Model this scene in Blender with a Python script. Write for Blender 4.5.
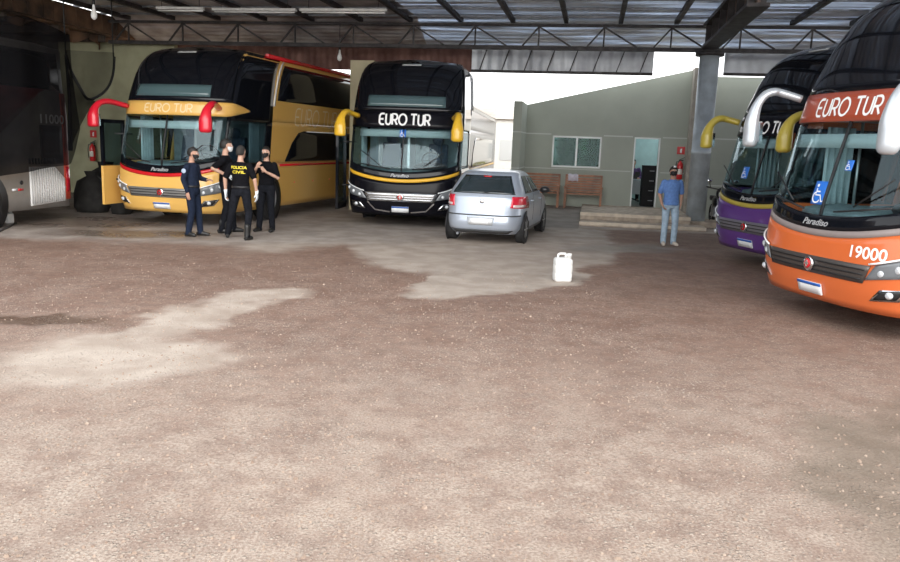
import bpy, bmesh, math, random
from mathutils import Vector, Matrix
random.seed(7)
PI = math.pi
for o in list(bpy.data.objects): bpy.data.objects.remove(o, do_unlink=True)
SC = bpy.context.scene
COL = SC.collection

# ------------------------------------------------------------------ camera, sky, exposure
CAM_H, PITCH, ROLL, FPX = 1.93, math.radians(9.98), math.radians(2.05), 778.0
cam = bpy.data.cameras.new('camera'); camo = bpy.data.objects.new('camera', cam); COL.objects.link(camo)
cam.sensor_width = 36.0; cam.lens = FPX/900*36; cam.clip_end = 400
fw = Vector((0, math.cos(PITCH), -math.sin(PITCH)))
r0 = Vector((1, 0, 0)); u0 = Vector((0, math.sin(PITCH), math.cos(PITCH)))
cr = r0*math.cos(ROLL)+u0*math.sin(ROLL); cu_ = -r0*math.sin(ROLL)+u0*math.cos(ROLL)
M4 = Matrix((cr, cu_, -fw)).transposed().to_4x4(); M4.translation = (0, 0, CAM_H)
camo.matrix_world = M4
SC.camera = camo
W = bpy.data.worlds.new('overcast_sky'); SC.world = W; W.use_nodes = True
wn = W.node_tree; bg = wn.nodes['Background']
tc = wn.nodes.new('ShaderNodeTexCoord'); sx = wn.nodes.new('ShaderNodeSeparateXYZ')
wr = wn.nodes.new('ShaderNodeValToRGB')
wn.links.new(tc.outputs['Generated'], sx.inputs[0]); wn.links.new(sx.outputs[2], wr.inputs[0])
wr.color_ramp.elements[0].position = 0.0; wr.color_ramp.elements[0].color = (1.0, 1.0, 1.0, 1)
wr.color_ramp.elements[1].position = 0.7; wr.color_ramp.elements[1].color = (0.62, 0.66, 0.70, 1)
wn.links.new(wr.outputs[0], bg.inputs[0]); bg.inputs[1].default_value = 1.9
sun = bpy.data.lights.new('sun', 'SUN'); sun.energy = 2.6; sun.angle = math.radians(75); sun.color = (1, .96, .9)
suno = bpy.data.objects.new('sun', sun); COL.objects.link(suno); suno.rotation_euler = (math.radians(61), 0, math.radians(10))
vs = SC.view_settings
SC.display_settings.display_device = 'sRGB'
vs.view_transform = 'Standard'; vs.look = 'None'; vs.gamma = 1; vs.use_curve_mapping = False; vs.exposure = 0.6

# ------------------------------------------------------------------ mesh helpers
class MB:
    def __init__(s): s.v = []; s.f = []; s.sm = []
    def add(s, vs_, fs, smooth=False):
        b = len(s.v); s.v += [tuple(p) for p in vs_]
        for f in fs: s.f.append([b+i for i in f]); s.sm.append(smooth)
        return s
    def box(s, a, b, rot=0, c=None):
        x0, y0, z0 = a; x1, y1, z1 = b
        p = [(x0,y0,z0),(x1,y0,z0),(x1,y1,z0),(x0,y1,z0),(x0,y0,z1),(x1,y0,z1),(x1,y1,z1),(x0,y1,z1)]
        if rot:
            cx, cy = c if c else ((x0+x1)/2, (y0+y1)/2); cs, sn = math.cos(rot), math.sin(rot)
            p = [(cx+(q[0]-cx)*cs-(q[1]-cy)*sn, cy+(q[0]-cx)*sn+(q[1]-cy)*cs, q[2]) for q in p]
        return s.add(p, [(0,3,2,1),(4,5,6,7),(0,1,5,4),(1,2,6,5),(2,3,7,6),(3,0,4,7)])
    def bar(s, p, q, w, h, up=(0,0,1)):
        p, q = Vector(p), Vector(q); d = (q-p).normalized(); up = Vector(up)
        if abs(d.dot(up)) > .98: up = Vector((0,1,0))
        a = d.cross(up).normalized(); b = a.cross(d)
        vs_ = [e+a*i*w/2+b*j*h/2 for e in (p, q) for i, j in ((-1,-1),(1,-1),(1,1),(-1,1))]
        return s.add(vs_, [(3,2,1,0),(4,5,6,7),(0,1,5,4),(1,2,6,5),(2,3,7,6),(3,0,4,7)])
    def tube(s, pts, rad, seg=10, caps=True, ref=(0,0,1), close=False):
        pts = [Vector(p) for p in pts]; n = len(pts)
        if not isinstance(rad, (list, tuple)): rad = [rad]*n
        ref = Vector(ref); V = []; prev = None
        for i, p in enumerate(pts):
            if close: d = pts[(i+1) % n]-pts[i-1]
            else: d = pts[min(i+1, n-1)]-pts[max(i-1, 0)]
            d.normalize()
            if prev is None:
                r = ref if abs(d.dot(ref)) < .95 else Vector((0,1,0))
                a = d.cross(r).normalized()
            else:
                a = prev-d*prev.dot(d)
                a.normalize()
            prev = a; b = a.cross(d)
            ra = rad[i]; rx, ry = ra if isinstance(ra, (list, tuple)) else (ra, ra)
            for k in range(seg):
                t = 2*PI*k/seg; V.append(p+a*rx*math.cos(t)+b*ry*math.sin(t))
        F = []
        for i in range(n if close else n-1):
            j = (i+1) % n
            for k in range(seg):
                l = (k+1) % seg; F.append((i*seg+k, j*seg+k, j*seg+l, i*seg+l))
        s.add(V, F, True)
        if caps and not close:
            b = len(s.v)-n*seg
            s.f.append([b+k for k in range(seg)]); s.sm.append(False)
            s.f.append([b+(n-1)*seg+k for k in range(seg-1, -1, -1)]); s.sm.append(False)
        return s
    def lathe(s, prof, c=(0,0,0), axis='z', seg=24, caps=True):
        V = []
        for r, h in prof:
            for k in range(seg):
                t = 2*PI*k/seg; u, v = r*math.cos(t), r*math.sin(t)
                q = (u, v, h) if axis == 'z' else ((h, u, v) if axis == 'x' else (v, h, u))
                V.append((q[0]+c[0], q[1]+c[1], q[2]+c[2]))
        F = [(i*seg+k, i*seg+(k+1) % seg, (i+1)*seg+(k+1) % seg, (i+1)*seg+k) for i in range(len(prof)-1) for k in range(seg)]
        if caps:
            F.append(list(range(seg))[::-1]); F.append([(len(prof)-1)*seg+k for k in range(seg)])
        return s.add(V, F, True)
    def rings(s, rr, seg=16):
        # rr: list of (cx,cy,cz,rx,ry): horizontal ellipses
        V = [(c[0]+c[3]*math.cos(2*PI*k/seg), c[1]+c[4]*math.sin(2*PI*k/seg), c[2]) for c in rr for k in range(seg)]
        F = [(i*seg+k, i*seg+(k+1) % seg, (i+1)*seg+(k+1) % seg, (i+1)*seg+k) for i in range(len(rr)-1) for k in range(seg)]
        F += [list(range(seg))[::-1], [(len(rr)-1)*seg+k for k in range(seg)]]
        return s.add(V, F, True)
    def ball(s, c, r, nu=12, nv=8):
        rx, ry, rz = r if isinstance(r, (list, tuple)) else (r, r, r)
        rr = []
        for j in range(nv+1):
            t = -PI/2+PI*j/nv; k = max(math.cos(t), .02)
            rr.append((c[0], c[1], c[2]+rz*math.sin(t), rx*k, ry*k))
        return s.rings(rr, nu)
    def quadgrid(s, fn, na, nb, smooth=True, flip=False):
        V = [fn(i/na, j/nb) for j in range(nb+1) for i in range(na+1)]; w = na+1
        F = [(j*w+i, j*w+i+1, (j+1)*w+i+1, (j+1)*w+i) for j in range(nb) for i in range(na)]
        if flip: F = [f[::-1] for f in F]
        return s.add(V, F, smooth)
    def slab(s, fn, na, nb, depth, off=0.0):
        # fn(a,b)->(point, normal): a solid skin with thickness
        w = na+1; O = []; I = []
        for j in range(nb+1):
            for i in range(na+1):
                p, n = fn(i/na, j/nb); O.append(p+n*off); I.append(p+n*(off-depth))
        N = len(O)
        F = [(j*w+i, j*w+i+1, (j+1)*w+i+1, (j+1)*w+i) for j in range(nb) for i in range(na)]
        s.add(O+I, F+[tuple(N+k for k in f[::-1]) for f in F], True)
        rim = [i for i in range(w)]+[j*w+na for j in range(1, nb+1)]+[nb*w+i for i in range(na-1, -1, -1)]+[j*w for j in range(nb-1, 0, -1)]
        b = len(s.v)-2*N
        for k in range(len(rim)):
            a, c = rim[k], rim[(k+1) % len(rim)]
            s.f.append([b+N+a, b+N+c, b+c, b+a]); s.sm.append(False)
        return s
    def build(s, name, mat, parent=None, loc=None, rotz=0):
        me = bpy.data.meshes.new(name); me.from_pydata(s.v, [], s.f); me.update()
        me.polygons.foreach_set('use_smooth', s.sm)
        me.materials.append(mat)
        o = bpy.data.objects.new(name, me); COL.objects.link(o)
        if parent: o.parent = parent
        if loc: o.location = loc
        if rotz: o.rotation_euler = (0, 0, rotz)
        return o

def bevelled(o, w, seg=2):
    m = o.modifiers.new('bevel', 'BEVEL'); m.width = w; m.segments = seg; m.limit_method = 'ANGLE'; m.angle_limit = math.radians(40)
    return o
def tag(o, label=None, cat=None, group=None, kind=None):
    if label: o['label'] = label
    if cat: o['category'] = cat
    if group: o['group'] = group
    if kind: o['kind'] = kind
    return o
def thing(name, label, cat, loc=(0,0,0), rotz=0, group=None):
    o = bpy.data.objects.new(name, None); COL.objects.link(o); o.empty_display_size = .2
    o.location = loc; o.rotation_euler = (0, 0, rotz)
    return tag(o, label, cat, group)
def struct(o, label=None, cat=None): return tag(o, label, cat, kind='structure')
def fuse(mb, voxel, smooth=3):
    me = bpy.data.meshes.new('t'); me.from_pydata(mb.v, [], mb.f); me.update()
    o = bpy.data.objects.new('t', me); COL.objects.link(o)
    m = o.modifiers.new('r', 'REMESH'); m.mode = 'VOXEL'; m.voxel_size = voxel
    if smooth:
        k = o.modifiers.new('s', 'SMOOTH'); k.iterations = smooth; k.factor = .5
    dg = bpy.context.evaluated_depsgraph_get(); dg.update()
    e = o.evaluated_get(dg); r = e.to_mesh()
    out = MB(); out.v = [tuple(v.co) for v in r.vertices]; out.f = [list(p.vertices) for p in r.polygons]; out.sm = [True]*len(out.f)
    e.to_mesh_clear(); bpy.data.objects.remove(o); bpy.data.meshes.remove(me)
    return out
_fc = {}
def font(txt, shear=0.0):
    if (txt, shear) in _fc: return _fc[(txt, shear)]
    c = bpy.data.curves.new('t', 'FONT'); c.body = txt; c.size = 1; c.align_x = 'CENTER'; c.shear = shear; c.offset = .02
    o = bpy.data.objects.new('t', c); COL.objects.link(o)
    dg = bpy.context.evaluated_depsgraph_get(); dg.update()
    e = o.evaluated_get(dg); m = e.to_mesh()
    V = [(v.co.x, v.co.y) for v in m.vertices]; F = [list(p.vertices) for p in m.polygons]
    e.to_mesh_clear(); bpy.data.objects.remove(o); bpy.data.curves.remove(c)
    ys = [q[1] for q in V]; y0, y1 = min(ys), max(ys); xs = [q[0] for q in V]; xm = (min(xs)+max(xs))/2
    V = [(x-xm, (y-y0)) for x, y in V]
    _fc[(txt, shear)] = (V, F, max(xs)-min(xs), y1-y0)
    return _fc[(txt, shear)]
def font_on(mb, txt, h, fn, shear=0.0, width=None):
    # fn(u,v)->point, u across, v up, both in metres and centred
    V, F, w, hh = font(txt, shear); k = h/hh; kx = width/w if width else k
    mb.add([fn(x*kx, y*k-h/2) for x, y in V], F)
def strokes(lines, t):
    V = []; F = []
    for ln in lines:
        P = []
        for a, b in zip(ln[:-1], ln[1:]):
            n = max(1, int(math.hypot(b[0]-a[0], b[1]-a[1])/.06))
            P += [(a[0]+(b[0]-a[0])*i/n, a[1]+(b[1]-a[1])*i/n) for i in range(n)]
        P.append(ln[-1]); b0 = len(V)
        for i, p in enumerate(P):
            q0, q1 = P[max(i-1, 0)], P[min(i+1, len(P)-1)]
            dx, dy = q1[0]-q0[0], q1[1]-q0[1]; l = math.hypot(dx, dy) or 1
            V += [(p[0]-dy/l*t/2, p[1]+dx/l*t/2), (p[0]+dy/l*t/2, p[1]-dx/l*t/2)]
        for i in range(len(P)-1): F.append((b0+2*i, b0+2*i+1, b0+2*i+3, b0+2*i+2))
    return V, F
def arc(cx, cy, rx, ry, a0, a1, n=10):
    return [(cx+rx*math.cos(math.radians(a0+(a1-a0)*i/n)), cy+ry*math.sin(math.radians(a0+(a1-a0)*i/n))) for i in range(n+1)]
LET = {'E': ([[(.62,1)]+arc(.3,.7,.3,.3,90,180,6)+arc(.3,.3,.3,.3,180,270,6)+[(.62,0)], [(0,.5),(.5,.5)]], .62),
       'U': ([[(0,1)]+arc(.31,.31,.31,.31,180,360,10)+[(.62,1)]], .62),
       'R': ([[(0,0),(0,1)]+arc(.34,.72,.27,.28,90,-90,8)+[(.02,.44)], [(.3,.44),(.62,0)]], .62),
       'O': ([arc(.48,.5,.48,.5,0,360,22)], .96),
       'T': ([[(0,1),(.74,1)], [(.37,1),(.37,0)]], .74)}
def euro_tur(h, w, weight, word=None):
    x = 0; L = []
    for n_, ch in enumerate('EURO TUR'):
        if ch == ' ': x += .34; continue
        ls, wd = LET[ch]
        if word is None or (n_ < 4) == (word == 0): L += [[(p[0]+x, p[1]) for p in l] for l in ls]
        x += wd+.2
    x -= .2
    return strokes([[((p[0]-x/2)*w/x, (p[1]-.5)*h) for p in l] for l in L], weight)

# ------------------------------------------------------------------ materials
MATS = {}
def mat(name, col, rough=.5, metal=0.0, var=0.0, scale=6.0, bump=0.0, bscale=None, coat=0.0, spec=.5, emit=None, col2=None, alpha=1.0):
    if name in MATS: return MATS[name]
    m = bpy.data.materials.new(name); m.use_nodes = True; nt = m.node_tree; b = nt.nodes['Principled BSDF']
    b.inputs['Base Color'].default_value = (*col, 1); b.inputs['Roughness'].default_value = rough; b.inputs['Metallic'].default_value = metal
    b.inputs['Coat Weight'].default_value = coat; b.inputs['Specular IOR Level'].default_value = spec
    if coat: b.inputs['Coat Roughness'].default_value = .06
    if emit: b.inputs['Emission Color'].default_value = (*emit[0], 1); b.inputs['Emission Strength'].default_value = emit[1]
    if var or bump or col2:
        t = nt.nodes.new('ShaderNodeTexCoord'); n = nt.nodes.new('ShaderNodeTexNoise'); n.inputs['Scale'].default_value = scale; n.inputs['Detail'].default_value = 6
        nt.links.new(t.outputs['Object'], n.inputs['Vector'])
        if var or col2:
            r = nt.nodes.new('ShaderNodeValToRGB'); c2 = col2 or tuple(max(0, c*(1+var)) for c in col)
            c1 = col if col2 else tuple(c*(1-var) for c in col)
            r.color_ramp.elements[0].color = (*c1, 1); r.color_ramp.elements[0].position = .35
            r.color_ramp.elements[1].color = (*c2, 1); r.color_ramp.elements[1].position = .68
            nt.links.new(n.outputs['Fac'], r.inputs[0]); nt.links.new(r.outputs[0], b.inputs['Base Color'])
        if bump:
            n2 = nt.nodes.new('ShaderNodeTexNoise'); n2.inputs['Scale'].default_value = bscale or scale*4; n2.inputs['Detail'].default_value = 5
            nt.links.new(t.outputs['Object'], n2.inputs['Vector'])
            bp = nt.nodes.new('ShaderNodeBump'); bp.inputs['Strength'].default_value = bump; bp.inputs['Distance'].default_value = .02
            nt.links.new(n2.outputs['Fac'], bp.inputs['Height']); nt.links.new(bp.outputs[0], b.inputs['Normal'])
    MATS[name] = m; return m
def glass(name, tint=(.6,.7,.72), base=.04, rough=.02, refl=(.75,.85,.9)):
    if name in MATS: return MATS[name]
    m = bpy.data.materials.new(name); m.use_nodes = True; nt = m.node_tree
    nt.nodes.remove(nt.nodes['Principled BSDF']); out = nt.nodes['Material Output']
    tr = nt.nodes.new('ShaderNodeBsdfTransparent'); tr.inputs[0].default_value = (*tint, 1)
    gl = nt.nodes.new('ShaderNodeBsdfGlossy'); gl.inputs[0].default_value = (*refl, 1); gl.inputs['Roughness'].default_value = rough
    lw = nt.nodes.new('ShaderNodeLayerWeight'); lw.inputs[0].default_value = .5
    fr = nt.nodes.new('ShaderNodeMath'); fr.operation = 'POWER'; fr.inputs[1].default_value = 5; nt.links.new(lw.outputs['Facing'], fr.inputs[0])
    ad = nt.nodes.new('ShaderNodeMath'); ad.operation = 'MULTIPLY_ADD'; ad.inputs[1].default_value = .6; ad.inputs[2].default_value = .03+base; ad.use_clamp = True
    mx = nt.nodes.new('ShaderNodeMixShader')
    nt.links.new(fr.outputs[0], ad.inputs[0]); nt.links.new(ad.outputs[0], mx.inputs[0]); nt.links.new(tr.outputs[0], mx.inputs[1]); nt.links.new(gl.outputs[0], mx.inputs[2])
    nt.links.new(mx.outputs[0], out.inputs[0]); MATS[name] = m; return m
def mesh_net(name, col, dens):
    m = bpy.data.materials.new(name); m.use_nodes = True; nt = m.node_tree
    b = nt.nodes['Principled BSDF']; b.inputs['Base Color'].default_value = (*col, 1); b.inputs['Roughness'].default_value = 1; b.inputs['Specular IOR Level'].default_value = 0
    out = nt.nodes['Material Output']; tr = nt.nodes.new('ShaderNodeBsdfTransparent'); mx = nt.nodes.new('ShaderNodeMixShader')
    t = nt.nodes.new('ShaderNodeTexCoord'); n = nt.nodes.new('ShaderNodeTexNoise'); n.inputs['Scale'].default_value = 1.3
    nt.links.new(t.outputs['Object'], n.inputs['Vector'])
    mr = nt.nodes.new('ShaderNodeMapRange'); mr.inputs[1].default_value = .3; mr.inputs[2].default_value = .7; mr.inputs[3].default_value = dens-.08; mr.inputs[4].default_value = min(1, dens+.08)
    nt.links.new(n.outputs['Fac'], mr.inputs[0]); nt.links.new(mr.outputs[0], mx.inputs[0])
    nt.links.new(tr.outputs[0], mx.inputs[1]); nt.links.new(b.outputs[0], mx.inputs[2]); nt.links.new(mx.outputs[0], out.inputs[0])
    MATS[name] = m; return m
def corrugated(name, c1, c2, pitch, axis, metal=.6, rough=.4, scale=1.2, bump=.6):
    m = bpy.data.materials.new(name); m.use_nodes = True; nt = m.node_tree; b = nt.nodes['Principled BSDF']
    b.inputs['Metallic'].default_value = metal; b.inputs['Roughness'].default_value = rough
    t = nt.nodes.new('ShaderNodeTexCoord')
    n = nt.nodes.new('ShaderNodeTexNoise'); n.inputs['Scale'].default_value = scale; n.inputs['Detail'].default_value = 8
    nt.links.new(t.outputs['Object'], n.inputs['Vector'])
    r = nt.nodes.new('ShaderNodeValToRGB'); r.color_ramp.elements[0].color = (*c1, 1); r.color_ramp.elements[0].position = .35; r.color_ramp.elements[1].color = (*c2, 1); r.color_ramp.elements[1].position = .65
    nt.links.new(n.outputs['Fac'], r.inputs[0]); nt.links.new(r.outputs[0], b.inputs['Base Color'])
    w = nt.nodes.new('ShaderNodeTexWave'); w.bands_direction = axis; w.inputs['Scale'].default_value = 1/pitch*.314; w.wave_profile = 'SIN'
    nt.links.new(t.outputs['Object'], w.inputs['Vector'])
    bp = nt.nodes.new('ShaderNodeBump'); bp.inputs['Strength'].default_value = bump; bp.inputs['Distance'].default_value = .03
    nt.links.new(w.outputs['Fac'], bp.inputs['Height']); nt.links.new(bp.outputs[0], b.inputs['Normal'])
    MATS[name] = m; return m

black_gloss = mat('black_glazing', (.006,.007,.010), .06, spec=.32)
black_plastic = mat('black_plastic', (.015,.015,.017), .45, var=.3)
rubber = mat('tyre_rubber', (.02,.02,.021), .8, var=.3, scale=14)
chrome = mat('chrome', (.75,.76,.78), .15, 1.0)
alu = mat('wheel_alloy', (.55,.56,.58), .3, .9)
lamp_glass = mat('lamp_lens', (.68,.72,.76), .08, .2, coat=.5)
white_paint = mat('white_letters', (.85,.86,.86), .4)
plate_white = mat('plate_white', (.82,.84,.86), .4)
plate_blue = mat('plate_blue', (.02,.12,.5), .4)
sign_blue = mat('decal_blue', (.02,.16,.62), .4)
red_paint = mat('red_paint', (.55,.015,.02), .25, coat=.3)
windscreen = glass('windscreen_glass', (.84,.92,.93), .0)
pane_glass = glass('pane_glass', (.75,.85,.85), .0, refl=(.25,.32,.32))
cabin_grey = mat('cabin_trim', (.24,.30,.32), .6, var=.2)
seat_cloth = mat('seat_cloth', (.06,.08,.12), .8, var=.3, scale=20)
# ------------------------------------------------------------------ ground
def ground_material():
    m = bpy.data.materials.new('gravel_ground'); m.use_nodes = True; nt = m.node_tree; b = nt.nodes['Principled BSDF']; L = nt.links
    t = nt.nodes.new('ShaderNodeTexCoord'); P = t.outputs['Object']
    def noise(sc, det=6, rough=.55, vec=None):
        n = nt.nodes.new('ShaderNodeTexNoise'); n.inputs['Scale'].default_value = sc; n.inputs['Detail'].default_value = det; n.inputs['Roughness'].default_value = rough
        L.new(vec or P, n.inputs['Vector']); return n
    def rng(src, a, b_, lo=0., hi=1.):
        n = nt.nodes.new('ShaderNodeMapRange'); n.inputs[1].default_value = a; n.inputs[2].default_value = b_; n.inputs[3].default_value = lo; n.inputs[4].default_value = hi
        n.interpolation_type = 'SMOOTHSTEP'; L.new(src, n.inputs[0]); return n.outputs[0]
    def mix(f, a, c):
        n = nt.nodes.new('ShaderNodeMix'); n.data_type = 'RGBA'
        if isinstance(f, float): n.inputs[0].default_value = f
        else: L.new(f, n.inputs[0])
        for k, v in ((6, a), (7, c)):
            if isinstance(v, tuple): n.inputs[k].default_value = (*v, 1)
            else: L.new(v, n.inputs[k])
        return n.outputs[2]
    def mth(op, a, c):
        n = nt.nodes.new('ShaderNodeMath'); n.operation = op
        for k, v in ((0, a), (1, c)):
            if isinstance(v, (int, float)): n.inputs[k].default_value = v
            else: L.new(v, n.inputs[k])
        return n.outputs[0]
    wob = noise(.7, 5); wob2 = noise(2.3, 5)
    vadd = nt.nodes.new('ShaderNodeVectorMath'); vadd.operation = 'MULTIPLY_ADD'
    L.new(wob.outputs['Color'], vadd.inputs[0]); vadd.inputs[1].default_value = (1.5, 1.5, 0); L.new(P, vadd.inputs[2])
    vad2 = nt.nodes.new('ShaderNodeVectorMath'); vad2.operation = 'MULTIPLY_ADD'
    L.new(wob2.outputs['Color'], vad2.inputs[0]); vad2.inputs[1].default_value = (.5, .5, 0); L.new(vadd.outputs[0], vad2.inputs[2])
    WP = vad2.outputs[0]     # warped by about (+1,+1)
    def blob(cx, cy, rot, a, c, soft=.25):
        mp = nt.nodes.new('ShaderNodeMapping'); mp.vector_type = 'TEXTURE'
        mp.inputs['Location'].default_value = (cx+1, cy+1, 0); mp.inputs['Rotation'].default_value = (0, 0, math.radians(rot)); mp.inputs['Scale'].default_value = (a, c, 1000)
        L.new(WP, mp.inputs[0])
        ln = nt.nodes.new('ShaderNodeVectorMath'); ln.operation = 'LENGTH'; L.new(mp.outputs[0], ln.inputs[0])
        return rng(ln.outputs['Value'], 1-soft, 1+soft, 1., 0.)
    def union(*ms):
        o = ms[0]
        for k in ms[1:]: o = mth('MAXIMUM', o, k)
        return o
    big = rng(noise(.45, 4).outputs['Fac'], .35, .65); mid = rng(noise(2.2, 6).outputs['Fac'], .35, .66); fine = noise(38, 5, .7)
    dirt = mix(big, (.163,.089,.062), (.218,.130,.094))
    dirt = mix(mth('MULTIPLY', mid, .6), dirt, (.265,.178,.135))
    blotch = rng(noise(7, 7, .65).outputs['Fac'], .40, .62)
    dirt = mix(mth('MULTIPLY', blotch, .5), dirt, (.115,.072,.055))
    dirt = mix(rng(noise(19, 6, .7).outputs['Fac'], .50, .72, 0., .6), dirt, (.36,.27,.215))
    # pebbles embedded in the earth
    def voro(sc):
        v = nt.nodes.new('ShaderNodeTexVoronoi'); v.inputs['Scale'].default_value = sc; L.new(P, v.inputs['Vector']); return v
    v1, v2 = voro(34), voro(75)
    sp = nt.nodes.new('ShaderNodeSeparateColor'); L.new(v1.outputs['Color'], sp.inputs[0])
    sp2 = nt.nodes.new('ShaderNodeSeparateColor'); L.new(v2.outputs['Color'], sp2.inputs[0])
    dens = rng(noise(1.1, 5).outputs['Fac'], .36, .68, -.05, .30)
    peb = mth('MULTIPLY', mth('GREATER_THAN', mth('ADD', sp.outputs[0], dens), .93), rng(v1.outputs['Distance'], .2, .5, 1., 0.))
    peb2 = mth('MULTIPLY', mth('GREATER_THAN', mth('ADD', sp2.outputs[0], dens), .86), rng(v2.outputs['Distance'], .25, .6, 1., 0.))
    near = rng(nt_sep(nt, L, P, 1), 5.0, 15.0, 1., .15)
    pebc = mix(sp.outputs[1], (.32,.235,.18), (.48,.40,.33))
    dirt = mix(mth('MULTIPLY', peb2, mth('MULTIPLY', near, .75)), dirt, (.46,.37,.31))
    gravel = mix(mth('MULTIPLY', peb, near), dirt, pebc)
    gravel = mix(rng(fine.outputs['Fac'], .50, .72, 0., .65), gravel, (.085,.058,.047))
    # the nearer ground is paler and full of pale chippings
    near_pale = mth('MULTIPLY', rng(nt_sep(nt, L, P, 1), 3.0, 9.0, 1.0, 0.), rng(noise(2.6, 7, .65).outputs['Fac'], .36, .64, .4, 1.))
    gravel = mix(mth('MULTIPLY', near_pale, .85), gravel, mix(rng(noise(60, 4).outputs['Fac'], .4, .6), (.30,.228,.18), (.475,.39,.32)))
    # pale streak, concrete apron in front of the car, wet slab under the roof, puddle, smooth patch to the right
    streak = union(blob(-2.95, 6.55, 20, .95, .75, .3), blob(-2.75, 8.2, 70, 1.3, .36, .35), blob(-2.35, 9.4, 40, .6, .3, .35))
    gravel = mix(mth('MULTIPLY', streak, .8), gravel, mix(mid, (.37,.30,.245), (.50,.425,.36)))
    conc = mix(mid, (.31,.258,.215), (.41,.35,.298))
    apron = union(blob(.9, 16.2, 80, 5.0, 2.6, .06), blob(.9, 11.6, 60, 2.2, .9, .08), blob(6.5, 24, 0, 8, 5.2, .05), blob(-2.2, 16.5, 70, 3.5, 1.2, .2))
    slab = union(blob(-8, 19.5, -10, 9, 5.6, .08), blob(-3, 22, -10, 5, 5, .1))
    c = mix(mth('MULTIPLY', apron, .92), gravel, conc)
    c = mix(mth('MULTIPLY', slab, .9), c, mix(mid, (.265,.23,.205), (.37,.325,.29)))
    wet = union(blob(-4.15, 7.72, 10, .62, .3, .3), blob(-8.2, 16.6, 10, 2.6, 1.2, .4), blob(-6.2, 14.9, 0, 1.6, .7, .4), mth('MULTIPLY', blob(3.4, 15.3, 20, 1.4, .6, .4), .8))
    c = mix(mth('MULTIPLY', wet, .65), c, (.095,.062,.045))
    smooth = blob(3.5, 4.6, 65, 1.9, 1.1, .2)
    c = mix(mth('MULTIPLY', smooth, .7), c, mix(mid, (.125,.097,.068), (.19,.145,.108)))
    L.new(c, b.inputs['Base Color'])
    damp = rng(noise(.8, 5).outputs['Fac'], .4, .65)
    rough = mth('SUBTRACT', mth('SUBTRACT', .82, mth('MULTIPLY', damp, .18)), mth('MULTIPLY', wet, .45))
    L.new(rough, b.inputs['Roughness'])
    hgt = mth('ADD', mth('MULTIPLY', peb, .7), mth('ADD', mth('MULTIPLY', peb2, .35), mth('MULTIPLY', fine.outputs['Fac'], .6)))
    flat = mth('SUBTRACT', 1.0, mth('MULTIPLY', union(apron, slab, wet), .85))
    bp = nt.nodes.new('ShaderNodeBump'); bp.inputs['Distance'].default_value = .02; bp.inputs['Strength'].default_value = .8
    L.new(mth('MULTIPLY', hgt, flat), bp.inputs['Height']); L.new(bp.outputs[0], b.inputs['Normal'])
    return m
def nt_sep(nt, L, P, k):
    s = nt.nodes.new('ShaderNodeSeparateXYZ'); L.new(P, s.inputs[0]); return s.outputs[k]
GM = ground_material()
def gh(x, y): return .012*math.sin(x*1.3+.6)*math.sin(y*.9) * max(0, min(1, (11-y)/4))
g = MB().quadgrid(lambda a, b: (-60+120*a, -25+95*b, gh(-60+120*a, -25+95*b)), 240, 190)
struct(g.build('floor', GM))
# loose chippings in the foreground: nobody could count them
gv = MB()
for i in range(7000):
    y = 3.0+9.5*random.random()**1.7; x = random.uniform(-.62, .62)*(y+.6)
    if (x > 2.0 and (y > 6.5 or random.random() < .5)) or math.hypot(x-1.65, y-11.32) < .35: continue
    if random.random() < .45*(.5+.5*math.sin(x*2.1+y*1.3)): continue
    r = random.uniform(.004, .011)*(1+(random.random() < .05)*.8*random.random()); a = random.random()*6.28
    z = gh(x, y); pts = []
    for k in range(5):
        t = a+k*1.2566; rr = r*random.uniform(.7, 1.3); pts.append((x+rr*math.cos(t), y+rr*math.sin(t), z-.002))
    for k in range(5):
        t = a+k*1.2566+.2; rr = r*random.uniform(.4, .8); pts.append((x+rr*math.cos(t), y+rr*math.sin(t), z+r*random.uniform(.55, .95)))
    gv.add(pts, [(k, (k+1) % 5, 5+(k+1) % 5, 5+k) for k in range(5)]+[(5,6,7,8,9)])
tag(gv.build('gravel', mat('chipping', (.26,.185,.14), .85, scale=9, col2=(.38,.30,.24))), 'loose pale stone chippings scattered over the reddish yard', 'gravel', kind='stuff')

# ------------------------------------------------------------------ hall frame (turned ten degrees)
HA = math.radians(-10); HO = Vector((.3, 22.0, 0))
HX = Vector((math.cos(HA), math.sin(HA), 0)); HY = Vector((-math.sin(HA), math.cos(HA), 0))
def added_translucency(m, amount):
    # translucent streaks added so daylight brightens the space under the roof
    nt = m.node_tree; b = nt.nodes['Principled BSDF']; out = nt.nodes['Material Output']
    t = nt.nodes.new('ShaderNodeTexCoord'); mp = nt.nodes.new('ShaderNodeMapping'); mp.inputs['Scale'].default_value = (.35, 7, 1)
    n = nt.nodes.new('ShaderNodeTexNoise'); n.inputs['Scale'].default_value = 1.0; n.inputs['Detail'].default_value = 4
    r = nt.nodes.new('ShaderNodeMapRange'); r.inputs[1].default_value = .42; r.inputs[2].default_value = .7; r.inputs[3].default_value = .02; r.inputs[4].default_value = amount
    tl = nt.nodes.new('ShaderNodeBsdfTranslucent'); tl.inputs[0].default_value = (.80, .88, 1.0, 1); mx = nt.nodes.new('ShaderNodeMixShader')
    nt.links.new(t.outputs['Object'], mp.inputs[0]); nt.links.new(mp.outputs[0], n.inputs['Vector']); nt.links.new(n.outputs['Fac'], r.inputs[0]); nt.links.new(r.outputs[0], mx.inputs[0])
    nt.links.new(b.outputs[0], mx.inputs[1]); nt.links.new(tl.outputs[0], mx.inputs[2]); nt.links.new(mx.outputs[0], out.inputs[0])
def hall(x, y, z): return HO+HX*x+HY*y+Vector((0, 0, z))
def H(mb, name, m, **k): return mb.build(name, m, loc=tuple(HO), rotz=HA)
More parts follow.
